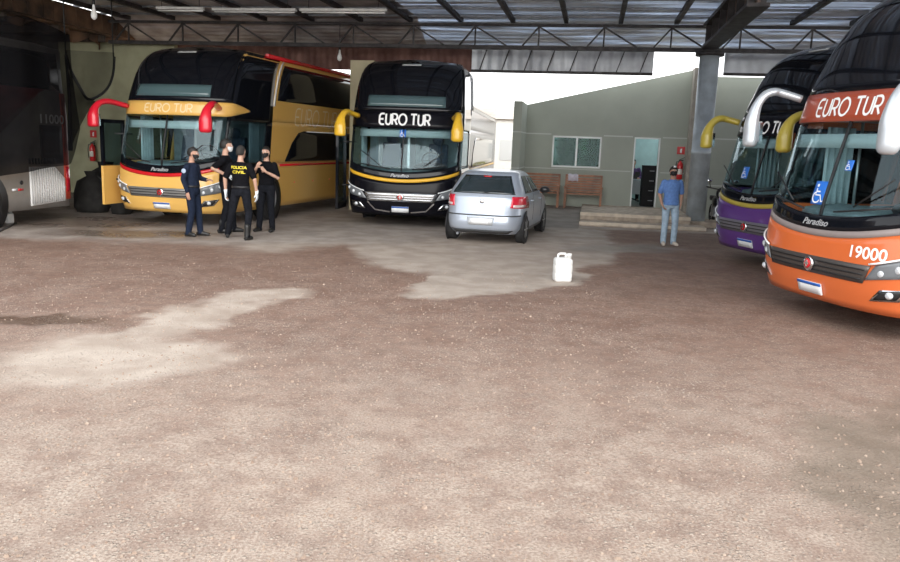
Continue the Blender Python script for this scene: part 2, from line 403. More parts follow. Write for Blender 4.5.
galv = corrugated('galvanised_sheet', (.62,.65,.69), (.88,.90,.93), .18, 'Y', .1, .35)
galv_brown = corrugated('brownish_sheet', (.26,.20,.17), (.66,.61,.57), .18, 'Y', .1, .5)
added_translucency(galv, .5); added_translucency(galv_brown, .10)
rusty = corrugated('rusty_sheet', (.05,.035,.028), (.23,.13,.075), .2, 'X', .2, .75, 1.6)
brown_metal = corrugated('brown_sheet', (.10,.04,.03), (.22,.11,.085), .2, 'X', .1, .7, 2)
steel_dark = mat('dark_steel', (.055,.05,.05), .6, .3, var=.4)
steel_grey = mat('grey_steel', (.25,.26,.28), .45, .6, var=.25)
# sheets of the main roof (right part pale grey, left part darker and browner)
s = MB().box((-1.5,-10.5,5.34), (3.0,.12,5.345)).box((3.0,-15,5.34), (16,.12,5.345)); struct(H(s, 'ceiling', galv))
s = MB().box((-10.8,-10.5,5.34), (-1.5,.12,5.345)); struct(H(s, 'ceiling_left', galv_brown))
# rafters, each one its own piece of the setting
for k in range(18):
    x = -10.2+k*1.42
    struct(H(MB().box((x-.055,-10.5 if x < 3 else -15,5.2), (x+.055,.1,5.31)), 'rafter', steel_dark))
for k in range(11):
    y = -12.4+k*1.2
    struct(H(MB().box((-10.8 if y > -10.4 else 3,y-.025,5.27), (16,y+.025,5.318)), 'purlin', steel_grey))
for x0, x1, mm in ((-10.8,-1.5,galv_brown),(-1.5,16,galv)):
    q = MB(); q.add([(x0,.08,5.335),(x1,.08,5.335),(x1,1.5,4.72),(x0,1.5,4.72),(x0,.08,5.35),(x1,.08,5.35),(x1,1.5,4.725),(x0,1.5,4.725)], [(0,3,2,1),(4,5,6,7),(0,1,5,4),(1,2,6,5),(2,3,7,6),(3,0,4,7)])
    struct(H(q, 'ceiling_eaves', mm))
# lattice truss on the column line
t = thing('roof_truss', 'long dark steel lattice truss under the roof, across the column head', 'truss', tuple(HO), HA)
MB().box((-10.8,-.07,4.5), (15,.07,4.6)).build('bottom_chord', steel_dark, t)
MB().box((-10.8,-.06,5.1), (15,.06,5.17)).build('top_chord', steel_dark, t)
for k in range(30):
    x0 = -10.6+k*.86
    q = MB().bar((x0,0,4.6), (x0+.43,0,5.1), .04, .05, (0,1,0)) if k % 2 == 0 else MB().bar((x0-.43,0,5.1), (x0+.43,0,4.6), .04, .05, (0,1,0))
    q.build('web_bar', steel_dark, t)
    if k % 2 == 0: MB().box((x0+.41,-.02,4.6), (x0+.45,.02,5.1)).build('web_post', steel_dark, t)
# girder running from the column head towards the camera
t = thing('roof_girder', 'deep brown steel girder running forward from the round column head', 'girder', tuple(HO), HA)
gx = 6.25
MB().box((gx-.2,-6.4,4.55), (gx+.2,-.3,4.62)).build('bottom_flange', steel_dark, t)
MB().box((gx-.2,-6.4,5.08), (gx+.2,-.3,5.16)).build('top_flange', steel_dark, t)
MB().box((gx-.03,-6.4,4.62), (gx+.03,-.3,5.08)).build('web_plate', mat('girder_brown', (.13,.09,.07), .7, var=.4), t)
for k in range(6): MB().box((gx-.17,-6.2+k*1.1,4.62), (gx+.17,-6.16+k*1.1,5.08)).build('stiffener', steel_dark, t)
# hanging rear sheets behind the truss
struct(H(MB().box((-.15,1.45,4.08), (5.0,1.5,4.72)), 'fascia_sheet', corrugated('fascia_grey', (.30,.31,.33), (.50,.52,.54), .3, 'X', .6, .45)))
for k in range(8):
    struct(H(MB().bar((.1+k*.65,1.42,4.1), (.3+k*.65,1.42,4.7), .03, .04, (0,1,0)), 'fascia_brace', steel_dark))
struct(H(MB().box((-.15,1.36,4.02), (5.0,1.5,4.09)), 'fascia_gutter', steel_dark))
struct(H(MB().box((-9.5,1.45,4.02), (-.15,1.5,4.75)), 'fascia_sheet', brown_metal))
struct(H(MB().box((6.9,1.45,4.12), (13,1.5,4.72)), 'fascia_sheet', MATS['fascia_grey']))
struct(H(MB().box((6.9,1.36,4.06), (13,1.5,4.13)), 'fascia_gutter', steel_dark))
# lower rusty lean-to roof on the left, with a torn bright gap along its edge
struct(H(MB().box((-22,-13,4.75), (-11.0,6,4.8)), 'ceiling_lean_to', rusty))
lt = MB()
y = -13
while y < 6:
    w = random.uniform(.25, .8); lt.box((-11.02,y,4.79), (-10.78,y+w,5.30)); y += w+random.uniform(.015, .05)
struct(H(lt, 'ceiling_edge_strip', rusty))
for k in range(7):
    struct(H(MB().box((-22,-8+k*2.0,4.55), (-11,-7.9+k*2.0,4.74)), 'lean_to_rafter', mat('old_timber', (.06,.045,.035), .8, var=.4)))
for k in range(9):      # hanging ragged brown sheets under the lean-to edge
    yy = -7+k*1.35; dz = random.uniform(.1, .35)
    q = MB().quadgrid(lambda a, b, yy=yy, dz=dz: (-11.3+.12*math.sin(a*9), yy+a*1.3, 4.74-b*(dz+.12*math.sin(a*7+k))), 10, 4)
    struct(H(q, 'ragged_sheet', rusty))
# round steel column
CX, CY = 6.5, 20.85
t = thing('column', 'thick round grey steel column on a low concrete foot by the office', 'column', (CX, CY, 0))
colm = mat('column_steel', (.52,.58,.62), .35, .1, var=.2, scale=3)
MB().lathe([(.25,.14),(.25,1.9),(.256,1.9),(.256,2.0),(.25,2.0),(.25,4.42)], seg=36).build('shaft', colm, t)
MB().lathe([(.36,4.4),(.36,4.5)], seg=24).build('cap_plate', steel_dark, t)
bevelled(MB().box((-.75,-.5,0), (.75,.6,.15)).build('concrete_foot', mat('worn_concrete', (.42,.35,.28), .85, var=.25, bump=.3), t), .02)
# bulbs and tubes
def bulb(loc, label, top=5.3):
    t = thing('light_bulb', label, 'lamp', loc, 0, 'hanging bulbs')
    MB().lathe([(.012,.28),(.025,.24),(.033,.17),(.058,.09),(.066,.03),(.056,-.02),(.028,-.05),(.005,-.058)], seg=16).build('globe', mat('bulb_glass', (.85,.86,.84), .3), t)
    MB().lathe([(.03,.26),(.03,.36)], seg=12).build('socket', black_plastic, t)
    MB().tube([(0,0,.35),(0,0,top-loc[2])], .008, 6).build('cord', black_plastic, t)
bulb((-7.89, 17.5, 4.36), 'white pear-shaped bulb hanging over the maroon and grey coach')
bulb((-3.37, 22.9, 4.2), 'white pear-shaped bulb hanging beside the pale wall end', 5.24)
for i, (a, b_, lb) in enumerate((((-7.4,19.85,4.95), (-6.2,19.7,4.95), 'short tube light fixture under the brown roof, leftmost of the tube lights'), ((-6.0,19.75,4.95), (-3.9,19.4,4.95), 'long tube light fixture under the roof, middle of the tube lights'), ((-3.8,19.35,4.95), (-1.7,19.0,4.95), 'long tube light fixture under the roof, rightmost of the tube lights'))):
    m_ = (Vector(a)+Vector(b_))/2; t = thing('tube_light', lb, 'lamp', tuple(m_), 0, 'tube lights')
    a, b_ = Vector(a)-m_, Vector(b_)-m_
    MB().bar(a, b_, .12, .06).build('housing', mat('fixture_white', (.6,.6,.58), .5, var=.15), t)
    off = Vector((0,0,-.055)); MB().tube([a*.96+off, b_*.96+off], .018, 8).build('tube', mat('tube_glass', (.85,.86,.84), .25), t)
    for e in (a*.8, b_*.8): MB().tube([e, e+Vector((0,0,.4))], .008, 5).build('hanger', steel_dark, t)

# ------------------------------------------------------------------ office building
BO = (5.75, 23.35, 0)
def BL(mb, name, m): return mb.build(name, m, loc=BO, rotz=HA)
wall_m = mat('grey_green_plaster', (.375,.405,.35), .85, var=.06, scale=1.2, bump=.15, bscale=30)
line_m = mat('pale_joint', (.58,.61,.58), .7)
ztop = lambda x: 3.18+(x+3.66)*(4.22-3.18)/4.5
WX = [-3.66,-2.85,-1.4,-.45,.3,.95]; T = .18
w = MB()
def prism(mb, x0, x1, z0a, z0b, z1a, z1b, y0=0, y1=T):
    p = [(x0,y0,z0a),(x1,y0,z0b),(x1,y1,z0b),(x0,y1,z0a),(x0,y0,z1a),(x1,y0,z1b),(x1,y1,z1b),(x0,y1,z1a)]
    mb.add(p, [(0,3,2,1),(4,5,6,7),(0,1,5,4),(1,2,6,5),(2,3,7,6),(3,0,4,7)])
prism(w,-3.66,-2.85,0,0,ztop(-3.66),ztop(-2.85)); prism(w,-2.85,-1.4,0,0,1.36,1.36); prism(w,-2.85,-1.4,2.29,2.29,ztop(-2.85),ztop(-1.4))
prism(w,-1.4,-.45,0,0,ztop(-1.4),ztop(-.45)); prism(w,-.45,.3,0,0,.28,.28); prism(w,-.45,.3,2.32,2.32,ztop(-.45),ztop(.3)); prism(w,.3,1.05,0,0,ztop(.3),ztop(1.05))
struct(BL(w, 'wall_front', wall_m))
struct(BL(MB().box((1.05,-.45,0), (1.36,T,4.3)), 'wall_pilaster', mat('tan_plaster', (.38,.35,.30), .85, var=.15, bump=.15, bscale=30)))
struct(BL(MB().box((1.36,0,0), (9,T,4.1)), 'wall_right', wall_m))
struct(BL(MB().box((-3.89,-1.75,0), (-3.66,T,3.18)), 'wall_left_fin', wall_m))
q = MB()
for x0, x1 in ((-3.655,-2.9),(-1.35,-.5),(.36,1.04)): q.box((x0,-.006,2.315), (x1,.002,2.35))
for x0, x1 in ((-3.655,-2.9),(-2.9,-1.35),(-1.35,-.5),(.36,1.04)): q.box((x0,-.006,1.30), (x1,.002,1.325))
struct(BL(q, 'trim_1', line_m))
q = MB(); 
for z in (.98,2.33): q.box((1.362,-.006,z), (9,.002,z+.035))
struct(BL(q, 'trim_2', line_m))
q = MB()
for z in (1.31,2.32): q.box((-3.893,-1.756,z), (-3.657,-1.752,z+.03)); q.box((-3.66,-1.75,z), (-3.654,-.01,z+.03))
struct(BL(q, 'trim_3', line_m))
# window: white frame, two sliding panes; leafy courtyard behind it
fr = mat('white_aluminium', (.78,.81,.80), .4)
wi = struct(thing('window_1', 'white framed two-pane sliding window in the grey-green wall', None, BO, HA)); del wi['label']
q = MB(); x0, x1, z0, z1 = -2.85,-1.4,1.36,2.29
q.box((x0,-.03,z0),(x1,.06,z0+.05)).box((x0,-.03,z1-.05),(x1,.06,z1)).box((x0,-.03,z0),(x0+.045,.06,z1)).box((x1-.045,-.03,z0),(x1,.06,z1)).box((-2.155,-.02,z0),(-2.1,.05,z1))
q.build('frame', fr, wi)
for a, b_ in ((-2.805,-2.155),(-2.1,-1.445)): MB().box((a,.0,z0+.05),(b_,.008,z1-.05)).build('pane', pane_glass, wi)
# courtyard: back wall, plants
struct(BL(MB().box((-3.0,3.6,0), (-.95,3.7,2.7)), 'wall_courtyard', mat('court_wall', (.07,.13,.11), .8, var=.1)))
leafm = [mat('leaf_dark', (.006,.034,.010), .7, var=.5, scale=8), mat('leaf_mid', (.018,.085,.03), .7, var=.5, scale=8)]
def leafy(mb, c, r, n, size):
    for i in range(n):
        d = Vector((random.gauss(0,1), random.gauss(0,1), random.gauss(0,1))).normalized()*random.random()**.4
        p = Vector(c)+Vector((d.x*r[0], d.y*r[1], d.z*r[2])); a = Vector((random.gauss(0,1), random.gauss(0,1), random.gauss(0,.6))).normalized()
        b = a.cross(Vector((random.gauss(0,1), random.gauss(0,1), random.gauss(0,1)))).normalized(); s_ = size*random.uniform(.6,1.3)
        mb.add([p-a*s_, p+b*s_*.38+a*.1*s_, p+a*s_, p-b*s_*.38+a*.1*s_], [(0,1,2,3)])
def bush(loc, r, n, label, stem_h, size=.18, m=0, g='shrubs behind the window'):
    t = thing('shrub', label, 'plant', loc, 0, g)
    q = MB(); leafy(q, (0,0,stem_h), r, n, size); q.build('foliage', leafm[m], t)
    q = MB()
    for k in range(4): q.tube([(0,0,0),(.1*math.cos(k*1.6),.1*math.sin(k*1.6),stem_h*.5),(r[0]*.5*math.cos(k*1.6),r[1]*.5*math.sin(k*1.6),stem_h)], [.03,.02,.01], 6)
    q.build('stem', mat('bark', (.10,.07,.05), .9, var=.3), t)
def bw(x, y, z=0): 
    v = Vector(BO)+HX*x+HY*y; return (v.x, v.y, z)
bush(bw(-1.95,2.6), (.40,.36,.8), 500, 'pale green shrub seen through the window, between and behind two darker shrubs', 1.7, m=1)
bush(bw(-2.42,1.4), (.30,.30,.8), 620, 'dark green shrub seen through the left window pane', 1.75)
bush(bw(-1.5,1.4), (.30,.30,.9), 620, 'dark green shrub seen through the right window pane', 1.75)
# office room behind the doorway
rm = mat('teal_room_wall', (.42,.56,.56), .7, var=.06)
struct(BL(MB().box((-.9,3.2,.26), (1.6,3.3,3.0)), 'wall_office_back', rm))
struct(BL(MB().box((-.95,T,.26), (-.9,3.3,3.0)), 'wall_office_left', rm))
struct(BL(MB().box((1.6,T,.26), (1.65,3.3,3.0)), 'wall_office_right', rm))
struct(BL(MB().box((-.95,T,3.0), (1.65,3.3,3.05)), 'ceiling_office', mat('office_ceiling', (.6,.62,.6), .8)))
struct(BL(MB().box((-.95,0,0), (1.65,3.3,.28)), 'floor_office', mat('office_floor', (.33,.31,.28), .5, var=.1)))
la = bpy.data.lights.new('office_lamp', 'POINT'); la.energy = 20; la.color = (.85,.97,1); la.shadow_soft_size = .15
lo = bpy.data.objects.new('office_lamp', la); COL.objects.link(lo); lo.location = bw(.6,1.9,2.8)
t = thing('ceiling_lamp', 'flat round lamp on the office ceiling inside the doorway', 'lamp', bw(.6,1.9,2.93))
MB().lathe([(.16,.05),(.17,.03),(.15,0)], seg=20).build('shade', mat('lamp_opal', (.9,.9,.88), .3, emit=((.85,.97,1),2.0)), t)
d = struct(thing('door_1', None, None, BO, HA))
q = MB(); q.box((-.45,-.02,.28),(-.41,.2,2.32)).box((.26,-.02,.28),(.30,.2,2.32)).box((-.45,-.02,2.28),(.30,.2,2.32)); q.build('door_frame', fr, d)
q = MB().box((-.47,.2,.29),(-.43,1.0,2.27)); q.build('door_leaf', mat('door_leaf_grey', (.35,.42,.42), .5), d)
# steps and sloping apron
stepm = MATS['worn_concrete']; tread = mat('step_face', (.60,.52,.42), .8, var=.15)
struct(BL(MB().box((-1.85,-3.15,0), (.95,0,.28)), 'steps', stepm))
struct(BL(MB().box((-1.86,-3.17,.2), (.96,-3.12,.285)), 'step_nosing', tread))
struct(BL(MB().box((-1.85,-3.9,0), (1.25,-3.15,.1)), 'steps', stepm))
struct(BL(MB().box((-1.86,-3.93,.03), (1.26,-3.88,.105)), 'step_nosing', tread))
q = MB(); q.add([(-3.66,0,0),(-1.86,0,0),(-1.86,0,.2),(-3.66,0,.2),(-3.66,-5,-.01),(-1.86,-5,-.01)], [(0,1,2,3),(3,2,5,4),(0,3,4),(1,5,2),(0,4,5,1)])
struct(BL(q, 'ramp', mat('ramp_concrete', (.25,.22,.195), .75, var=.2, scale=2)))
# benches
wood = mat('bench_wood', (.33,.145,.075), .5, var=.35, scale=5, bump=.1)
def bench(x, label):
    t = thing('garden_bench', label, 'bench', bw(x,-.42,.185), HA, 'wooden benches by the wall')
    for sx_ in (-.52,.52):
        MB().box((sx_-.03,-.28,0),(sx_+.03,-.22,.62)).build('leg', wood, t)
        MB().bar((sx_,.22,0),(sx_,.34,.95),.06,.06,(1,0,0)).build('leg', wood, t)
        bevelled(MB().box((sx_-.045,-.34,.6),(sx_+.045,.26,.64)).build('armrest', wood, t), .01)
        MB().box((sx_-.025,-.25,.36),(sx_+.025,.24,.41)).build('seat_rail', wood, t)
    q = MB()
    for k in range(5): q.box((-.56,-.28+k*.1,.41),(.56,-.20+k*.1,.435))
    q.build('seat', wood, t)
    q = MB()
    for k in range(6): q.bar((-.5,.235+k*.0125,.48+k*.075),(.5,.235+k*.0125,.48+k*.075),.02,.055,(0,.16,1))
    q.bar((-.55,.315,.945),(.55,.315,.945),.04,.06); q.build('backrest', wood, t)
    return t
bench(-1.85, 'brown slatted wooden bench under the window, with a pale cloth over its back')
bench(-3.1, 'brown slatted wooden bench half hidden behind the silver hatchback')
q = MB().slab(lambda a, b: ((lambda x, s_: (Vector((x, .30-.035*math.sin(s_*PI)-.03*(s_<.5)*1+.05*(s_>=.5), .99-abs(s_-.5)*.42+.01*math.sin(x*40))), Vector((0,-1 if s_<.5 else 1,.3)).normalized()))(-.17+a*.3, b)), 10, 10, .012)
tag(q.build('cloth', mat('pale_cloth', (.62,.58,.66), .85, var=.12, scale=12), loc=bw(-2.15,-.42,.185), rotz=HA), 'pale crumpled cloth hung over the back of the bench', 'cloth')
# fire extinguishers
exr = mat('extinguisher_red', (.62,.02,.025), .3, coat=.3)
def extinguisher(loc, rot, label):
    t = thing('fire_extinguisher', label, 'extinguisher', loc, rot, 'fire extinguishers')
    MB().lathe([(.075,0),(.085,.02),(.085,.40),(.07,.46),(.03,.50),(.03,.53)], seg=20).build('cylinder', exr, t)
    MB().box((-.05,-.02,.53),(.08,.02,.57)).bar((-.02,0,.57),(.11,0,.63),.03,.015).build('valve', black_plastic, t)
    MB().tube([(.03,0,.54),(-.11,-.02,.50),(-.13,-.03,.32),(-.11,-.03,.1)], .013, 8).build('hose', black_plastic, t)
    MB().quadgrid(lambda a, b: (.087*math.sin(-.8+1.6*a), -.087*math.cos(-.8+1.6*a), .14+.16*b), 8, 1).build('data_label', mat('paper_label', (.75,.72,.66), .6), t)
    MB().box((-.04,.08,.2),(.04,.11,.5)).build('bracket', steel_dark, t)
extinguisher(bw(.9,-.13,1.15), HA, 'red fire extinguisher on the wall between the doorway and the column')
def ext_sign(loc, rot, label):
    t = thing('fire_sign', label, 'sign', loc, rot, 'fire extinguisher signs')
    MB().box((-.11,-.008,-.11),(.11,.0,.11)).build('panel', exr, t)
    q = MB(); q.box((-.025,-.012,-.07),(.025,-.009,.03)).box((-.012,-.012,.03),(.03,-.009,.055)); q.build('pictogram', white_paint, t)
ext_sign(bw(.9,-.012,1.98), HA, 'red square sign above the extinguisher by the office doorway')
# desk, cabinet, chair inside
t = thing('office_desk', 'pale grey desk inside the office doorway', 'desk', bw(-.15,1.6,.28), HA)
dm = mat('desk_grey', (.42,.46,.48), .5); bevelled(MB().box((-.55,-.35,.71),(.35,.35,.745)).build('desktop', dm, t), .005)
MB().box((-.53,-.33,.3),(.33,-.31,.71)).build('modesty_panel', dm, t)
for sx_ in (-.5,.3):
    for sy_ in (-.3,.3): MB().box((sx_-.02,sy_-.02,0),(sx_+.02,sy_+.02,.71)).build('leg', steel_dark, t)
t = thing('filing_cabinet', 'black cabinet standing inside the right of the doorway', 'cabinet', bw(.13,.55,.28), HA)
bevelled(MB().box((-.26,-.25,0),(.3,.25,1.22)).build('body', mat('cabinet_black', (.006,.006,.007), .6, spec=.2), t), .01)
for k in range(4):
    dr = MB().box((-.25,-.268,.04+k*.295),(.29,-.25,.31+k*.295)).build('drawer', mat('cabinet_black', (.006,.006,.007)), t)
    MB().box((-.05,-.285,.17+k*.295),(.09,-.268,.19+k*.295)).build('handle', steel_grey, dr)
# wall end, rear wall on the left
cream = mat('cream_plaster', (.50,.45,.30), .85, var=.12, scale=2, bump=.1)
struct(MB().box((-.33,0,0),(.33,7,4.1)).build('wall_divider', cream, loc=(-2.62,22.0,0), rotz=HA))
yg = mat('yellow_green_plaster', (.36,.36,.235), .85, var=.2, scale=1.2, bump=.12, bscale=25)
struct(MB().box((-13,0,0),(-9.15,.2,4.6)).build('wall_rear', yg, loc=(.55,22.4,0), rotz=HA))
extinguisher((-11.2,24.34,1.02), -.1, 'red fire extinguisher on the yellow-green wall beside the yellow coach')
ext_sign((-11.2,24.45,1.85), HA, 'red square sign above the extinguisher on the yellow-green wall')
# outside behind the building: boundary wall coloured white to imitate overexposed daylight, far house, shrub
struct(MB().box((-4,0,0),(9,.2,2.6)).build('wall_boundary', mat('glare_white', (.75,.74,.70), .8, var=.05), loc=(1,38,0)))
t = thing('shrub', 'small yellowish shrub by the bright wall behind the black coach', 'plant', (2.25,33.5,0), 0)
q = MB(); leafy(q, (0,0,.5), (.5,.4,.5), 260, .09); q.build('foliage', mat('leaf_yellow', (.30,.30,.08), .6, var=.3), t)
t = thing('shed', 'pale shed with a tiled roof in the bright yard behind the black coach', 'building', (2.9,36.3,0))
MB().box((-1.1,-1.2,0),(1.1,1.2,3.1)).build('walls', MATS['glare_white'], t)
MB().add([(-1.3,-1.4,3.1),(1.3,-1.4,3.1),(1.3,1.4,3.1),(-1.3,1.4,3.1),(-1.3,0,3.7),(1.3,0,3.7)],[(0,1,5,4),(3,4,5,2),(0,4,3),(1,2,5),(0,3,2,1)]).build('roof', mat('glare_pale_tile', (.62,.55,.48), .8, var=.2), t)  # tile colour paled to imitate overexposed daylight
MB().box((-.9,-1.22,1.3),(-.2,-1.2,2.2)).build('window', mat('pale_shutter', (.55,.56,.55), .6), t)
# ------------------------------------------------------------------ coaches
NP, DP = 2.8, .58
_tab = []
def _mk():
    s = 0; px, py = 0, 0
    for i in range(401):
        f = PI/2*i/400; x = 1.3*math.sin(f)**(2/NP); y = DP*(1-max(math.cos(f), 0)**(2/NP))
        s += math.hypot(x-px, y-py); px, py = x, y; _tab.append((s, x, y))
_mk(); S0 = _tab[-1][0]
PROF = [(.28,.10,.965),(.5,.03,.985),(.8,.0,1),(1.1,.025,1),(1.5,.10,1),(2.3,.31,1),(2.64,.40,.998),(2.8,.45,.992),(3.2,.63,.972),(3.45,.79,.95),(3.62,.96,.925),(3.74,1.15,.89),(3.82,1.37,.84)]
def prof(z):
    z = min(max(z, PROF[0][0]), PROF[-1][0])
    for a, b in zip(PROF[:-1], PROF[1:]):
        if z <= b[0]:
            k = (z-a[0])/(b[0]-a[0]); return a[1]+(b[1]-a[1])*k, a[2]+(b[2]-a[2])*k
ZK = 1.0; RK = 1.0
def SP(s, z):
    a = abs(s)
    if a < S0:
        lo, hi = 0, 400
        while hi-lo > 1:
            m = (lo+hi)//2
            if _tab[m][0] < a: lo = m
            else: hi = m
        k = (a-_tab[lo][0])/(_tab[hi][0]-_tab[lo][0]); x = _tab[lo][1]+(_tab[hi][1]-_tab[lo][1])*k; y = _tab[lo][2]+(_tab[hi][2]-_tab[lo][2])*k
    else: x, y = 1.3, DP+a-S0
    r, w = prof(z)
    if z > 2.62: r = .395+(r-.395)*RK; z = 2.62+(z-2.62)*ZK
    # the slope of the nose fades out along the sides
    return Vector((math.copysign(x*w, s), y+r, z))
def SN(s, z):
    e = .03
    a = SP(s+e, z)-SP(s-e, z); b = SP(s, min(z+e, 3.82))-SP(s, max(z-e, .28))
    n = a.cross(b); n.normalize(); return n
def on(s, z, off=0.0): return SP(s, z)+SN(s, z)*off
def patch(s0, s1, zl, zh, ns, nz, depth=.03, off=0.0, mb=None):
    zl_ = zl if callable(zl) else (lambda s: zl); zh_ = zh if callable(zh) else (lambda s: zh)
    def fn(a, b):
        s = s0+(s1-s0)*a; z = zl_(s)+(zh_(s)-zl_(s))*b
        return SP(s, z), SN(s, z)
    return (mb or MB()).slab(fn, ns, nz, depth, off)
def quadpatch(c, na, nb, depth, off, mb=None):
    def fn(a, b):
        s = (c[0][0]*(1-a)+c[1][0]*a)*(1-b)+(c[3][0]*(1-a)+c[2][0]*a)*b
        z = (c[0][1]*(1-a)+c[1][1]*a)*(1-b)+(c[3][1]*(1-a)+c[2][1]*a)*b
        return SP(s, z), SN(s, z)
    return (mb or MB()).slab(fn, na, nb, depth, off)
def mir(c): return [(-c[1][0],c[1][1]),(-c[0][0],c[0][1]),(-c[3][0],c[3][1]),(-c[2][0],c[2][1])]
def letters_on(mb, V, F, s_, z_, off): mb.add([on(s_+u, z_+v, off) for u, v in V], F)
def wheel(root, x, y, sgn, R=.5):
    tw = .15
    t = MB().lathe([(R*.62,-tw),(R*.9,-tw),(R,-tw*.7),(R,tw*.7),(R*.9,tw),(R*.62,tw)], (x,y,R), 'x', 28, False).build('wheel', rubber, root)
    q = MB().lathe([(.02,sgn*tw*.35),(R*.2,sgn*tw*.4),(R*.3,sgn*tw*.1),(R*.45,sgn*tw*.2),(R*.6,sgn*tw*.85),(R*.63,sgn*tw*.9)], (x,y,R), 'x', 28, False); q.build('rim', alu, t)
    q = MB().lathe([(R*.17,sgn*tw*.3),(R*.16,sgn*tw*.8),(.01,sgn*tw*.85)], (x,y,R), 'x', 14, False); q.build('hub', alu, t)
def wheelchair(h):
    L1 = [[(.02,.72),(.02,.38),(.36,.38),(.5,.06),(.62,.1)], [(.02,.56),(.3,.56)], arc(.12,.27,.27,.27,120,330,14)]
    a = strokes([[((x-.25)*h, (y-.5)*h) for x, y in l] for l in L1], .075*h)
    hd = [((.02-.25)*h+.08*h*math.cos(k*PI/5), (.86-.5)*h+.08*h*math.sin(k*PI/5)) for k in range(10)]
    return a, (hd, [tuple(range(10))])
def coach(label, loc, rotdeg, c):
    global ZK, RK; ZK = c.get('zk', 1.0); RK = c.get('rk', 1.0)
    root = thing('coach', label, 'coach', loc, math.radians(rotdeg), 'double-deck coaches')
    Lg = c.get('length', 13.0); body = c['body']; kk = .11
    smile = lambda s: c.get('z0', 1.03)+kk*min(abs(s), 1.45)**2
    CE = 1.42                      # corner of the front patches
    SE = Lg-DP+S0                  # s at the tail
    h0, h1 = c.get('h0', 2.25), c.get('h1', 2.62)
    # shell: sides, tail and roof
    q = MB()
    for sg in (-1, 1):
        for st_, za, zb, nz_ in ((CE, .28, 1.32, 8), (c.get('black_to', CE+1.7)+.1, 1.32, 2.3, 8), (CE, 2.3, 3.82, 14)):
            e0, e1 = sg*st_, sg*SE
            q.slab(lambda a, b: ((lambda s, z: (SP(s, z), SN(s, z)))((e0+(e1-e0)*a**1.6) if sg > 0 else (e1+(e0-e1)*(1-(1-a)**1.6)), za+(zb-za)*b)), 26, nz_, .03, 0)
    zs = [p[0] for p in PROF]; tl = []
    for z in zs:
        p = SP(SE, z); tl.append([(-p.x, p.y, z), (p.x, p.y, z)])
    V = [v for r in tl for v in r]; q.add(V, [(2*i, 2*i+2, 2*i+3, 2*i+1) for i in range(len(zs)-1)])
    # underside
    q.box((-1.2,1.2,.3),(1.2,Lg-.2,.36))
    q.build('body_shell', body, root)
    N = 40; ring = [SP(-SE+2*SE*i/N*1.0, 3.82) for i in range(N+1)]
    ss = sorted([-SE+k*(SE-S0)/10 for k in range(11)]+[-S0+k*2*S0/24 for k in range(1, 24)]+[SE-k*(SE-S0)/10 for k in range(11)])
    V = []
    for j in range(5):
        k = j/4; 
        for s in ss:
            p = SP(s, 3.82); f = 1-k
            V.append((p.x*f, p.y+k*.45*(1 if p.y < 3 else 0), p.z+.09*math.sin(k*PI/2)))
    n_ = len(ss)
    MB().add(V, [(j*n_+i, j*n_+i+1, (j+1)*n_+i+1, (j+1)*n_+i) for j in range(4) for i in range(n_-1)], True).build('roof', c.get('roof', black_gloss), root)
    # front panels
    bp = patch(-CE, CE, .28, smile, 44, 10, .04).build('bumper', body, root)
    patch(-CE, CE, smile, lambda s: smile(s)+.075, 44, 2, .04, .004).build('waist_stripe', c['stripe'], root)
    dp = patch(-CE, CE, lambda s: smile(s)+.075, lambda s: smile(s)+.24, 44, 3, .04, 0).build('cowl_panel', black_gloss, root)
    q = MB(); font_on(q, 'Paradiso', .075, lambda u, v: on(-.03+u, smile(.03)+.155+v, .008), .3, .42); q.build('script_lettering', mat('script_grey', (.38,.39,.40), .4), dp)
    wz0 = lambda s: smile(s)+.24
    ws = patch(-CE+.02, CE-.02, wz0, h0, 44, 10, .008, -.01).build('lower_windscreen', windscreen, root)
    patch(-.014, .014, wz0(0), h0, 1, 6, .03, .004).build('windscreen_bar', black_plastic, root)
    for sg in (-1, 1):
        patch(sg*CE-.07*(sg > 0), sg*CE+.07*(sg < 0), 1.3, h0+.02, 2, 8, .05, .002).build('corner_pillar', black_gloss, root)
        wp = MB(); p0 = on(sg*.25, 1.32, .04); p1 = on(sg*.95, 1.42, .035)
        wp.tube([p0, p1], .012, 6); wp.tube([p1+Vector((0,-.01,.3)), on(sg*.5,1.40,.03)], .01, 5); wp.build('wiper', black_plastic, root)
    hd_end = c.get('swoop', CE)
    zh = lambda s: h1 if s < CE else h1-.12*((s-CE)/max(hd_end-CE, .01))**1.3
    zl = lambda s: h0 if s < CE-.1 else h0+(h1-h0-.15)*min(1, (s-CE+.1)/max(hd_end-CE+.1, .01))
    hp = patch(-CE, hd_end, zl, zh, 50, 4, .05, .012).build('header_panel', c['header'], root)
    q = MB(); V, F = euro_tur(c.get('th', .24), c.get('tw', 1.16), c.get('weight', .034)); letters_on(q, V, F, c.get('ts', 0), c.get('tz', (h0+h1)/2), .019); q.build('lettering', c.get('letter', white_paint), hp)
    uw = patch(-CE, CE, h1, 3.82, 44, 14, .04, .003).build('upper_windscreen', black_gloss, root)
    if c.get('upper_strip'): patch(-.92, .92, 2.73, 2.98, 20, 3, .02, .008).build('painted_lit_pane', c['upper_strip'], uw)
    patch(-.25, .25, 3.70, 3.735, 6, 1, .02, .012).build('clearance_lamp', mat('clear_marker', (.5,.52,.52), .2), root)
    # black glazing wrapped round the corners, upper-deck windows, lower window arch
    f1 = c.get('black_to', CE+1.7)
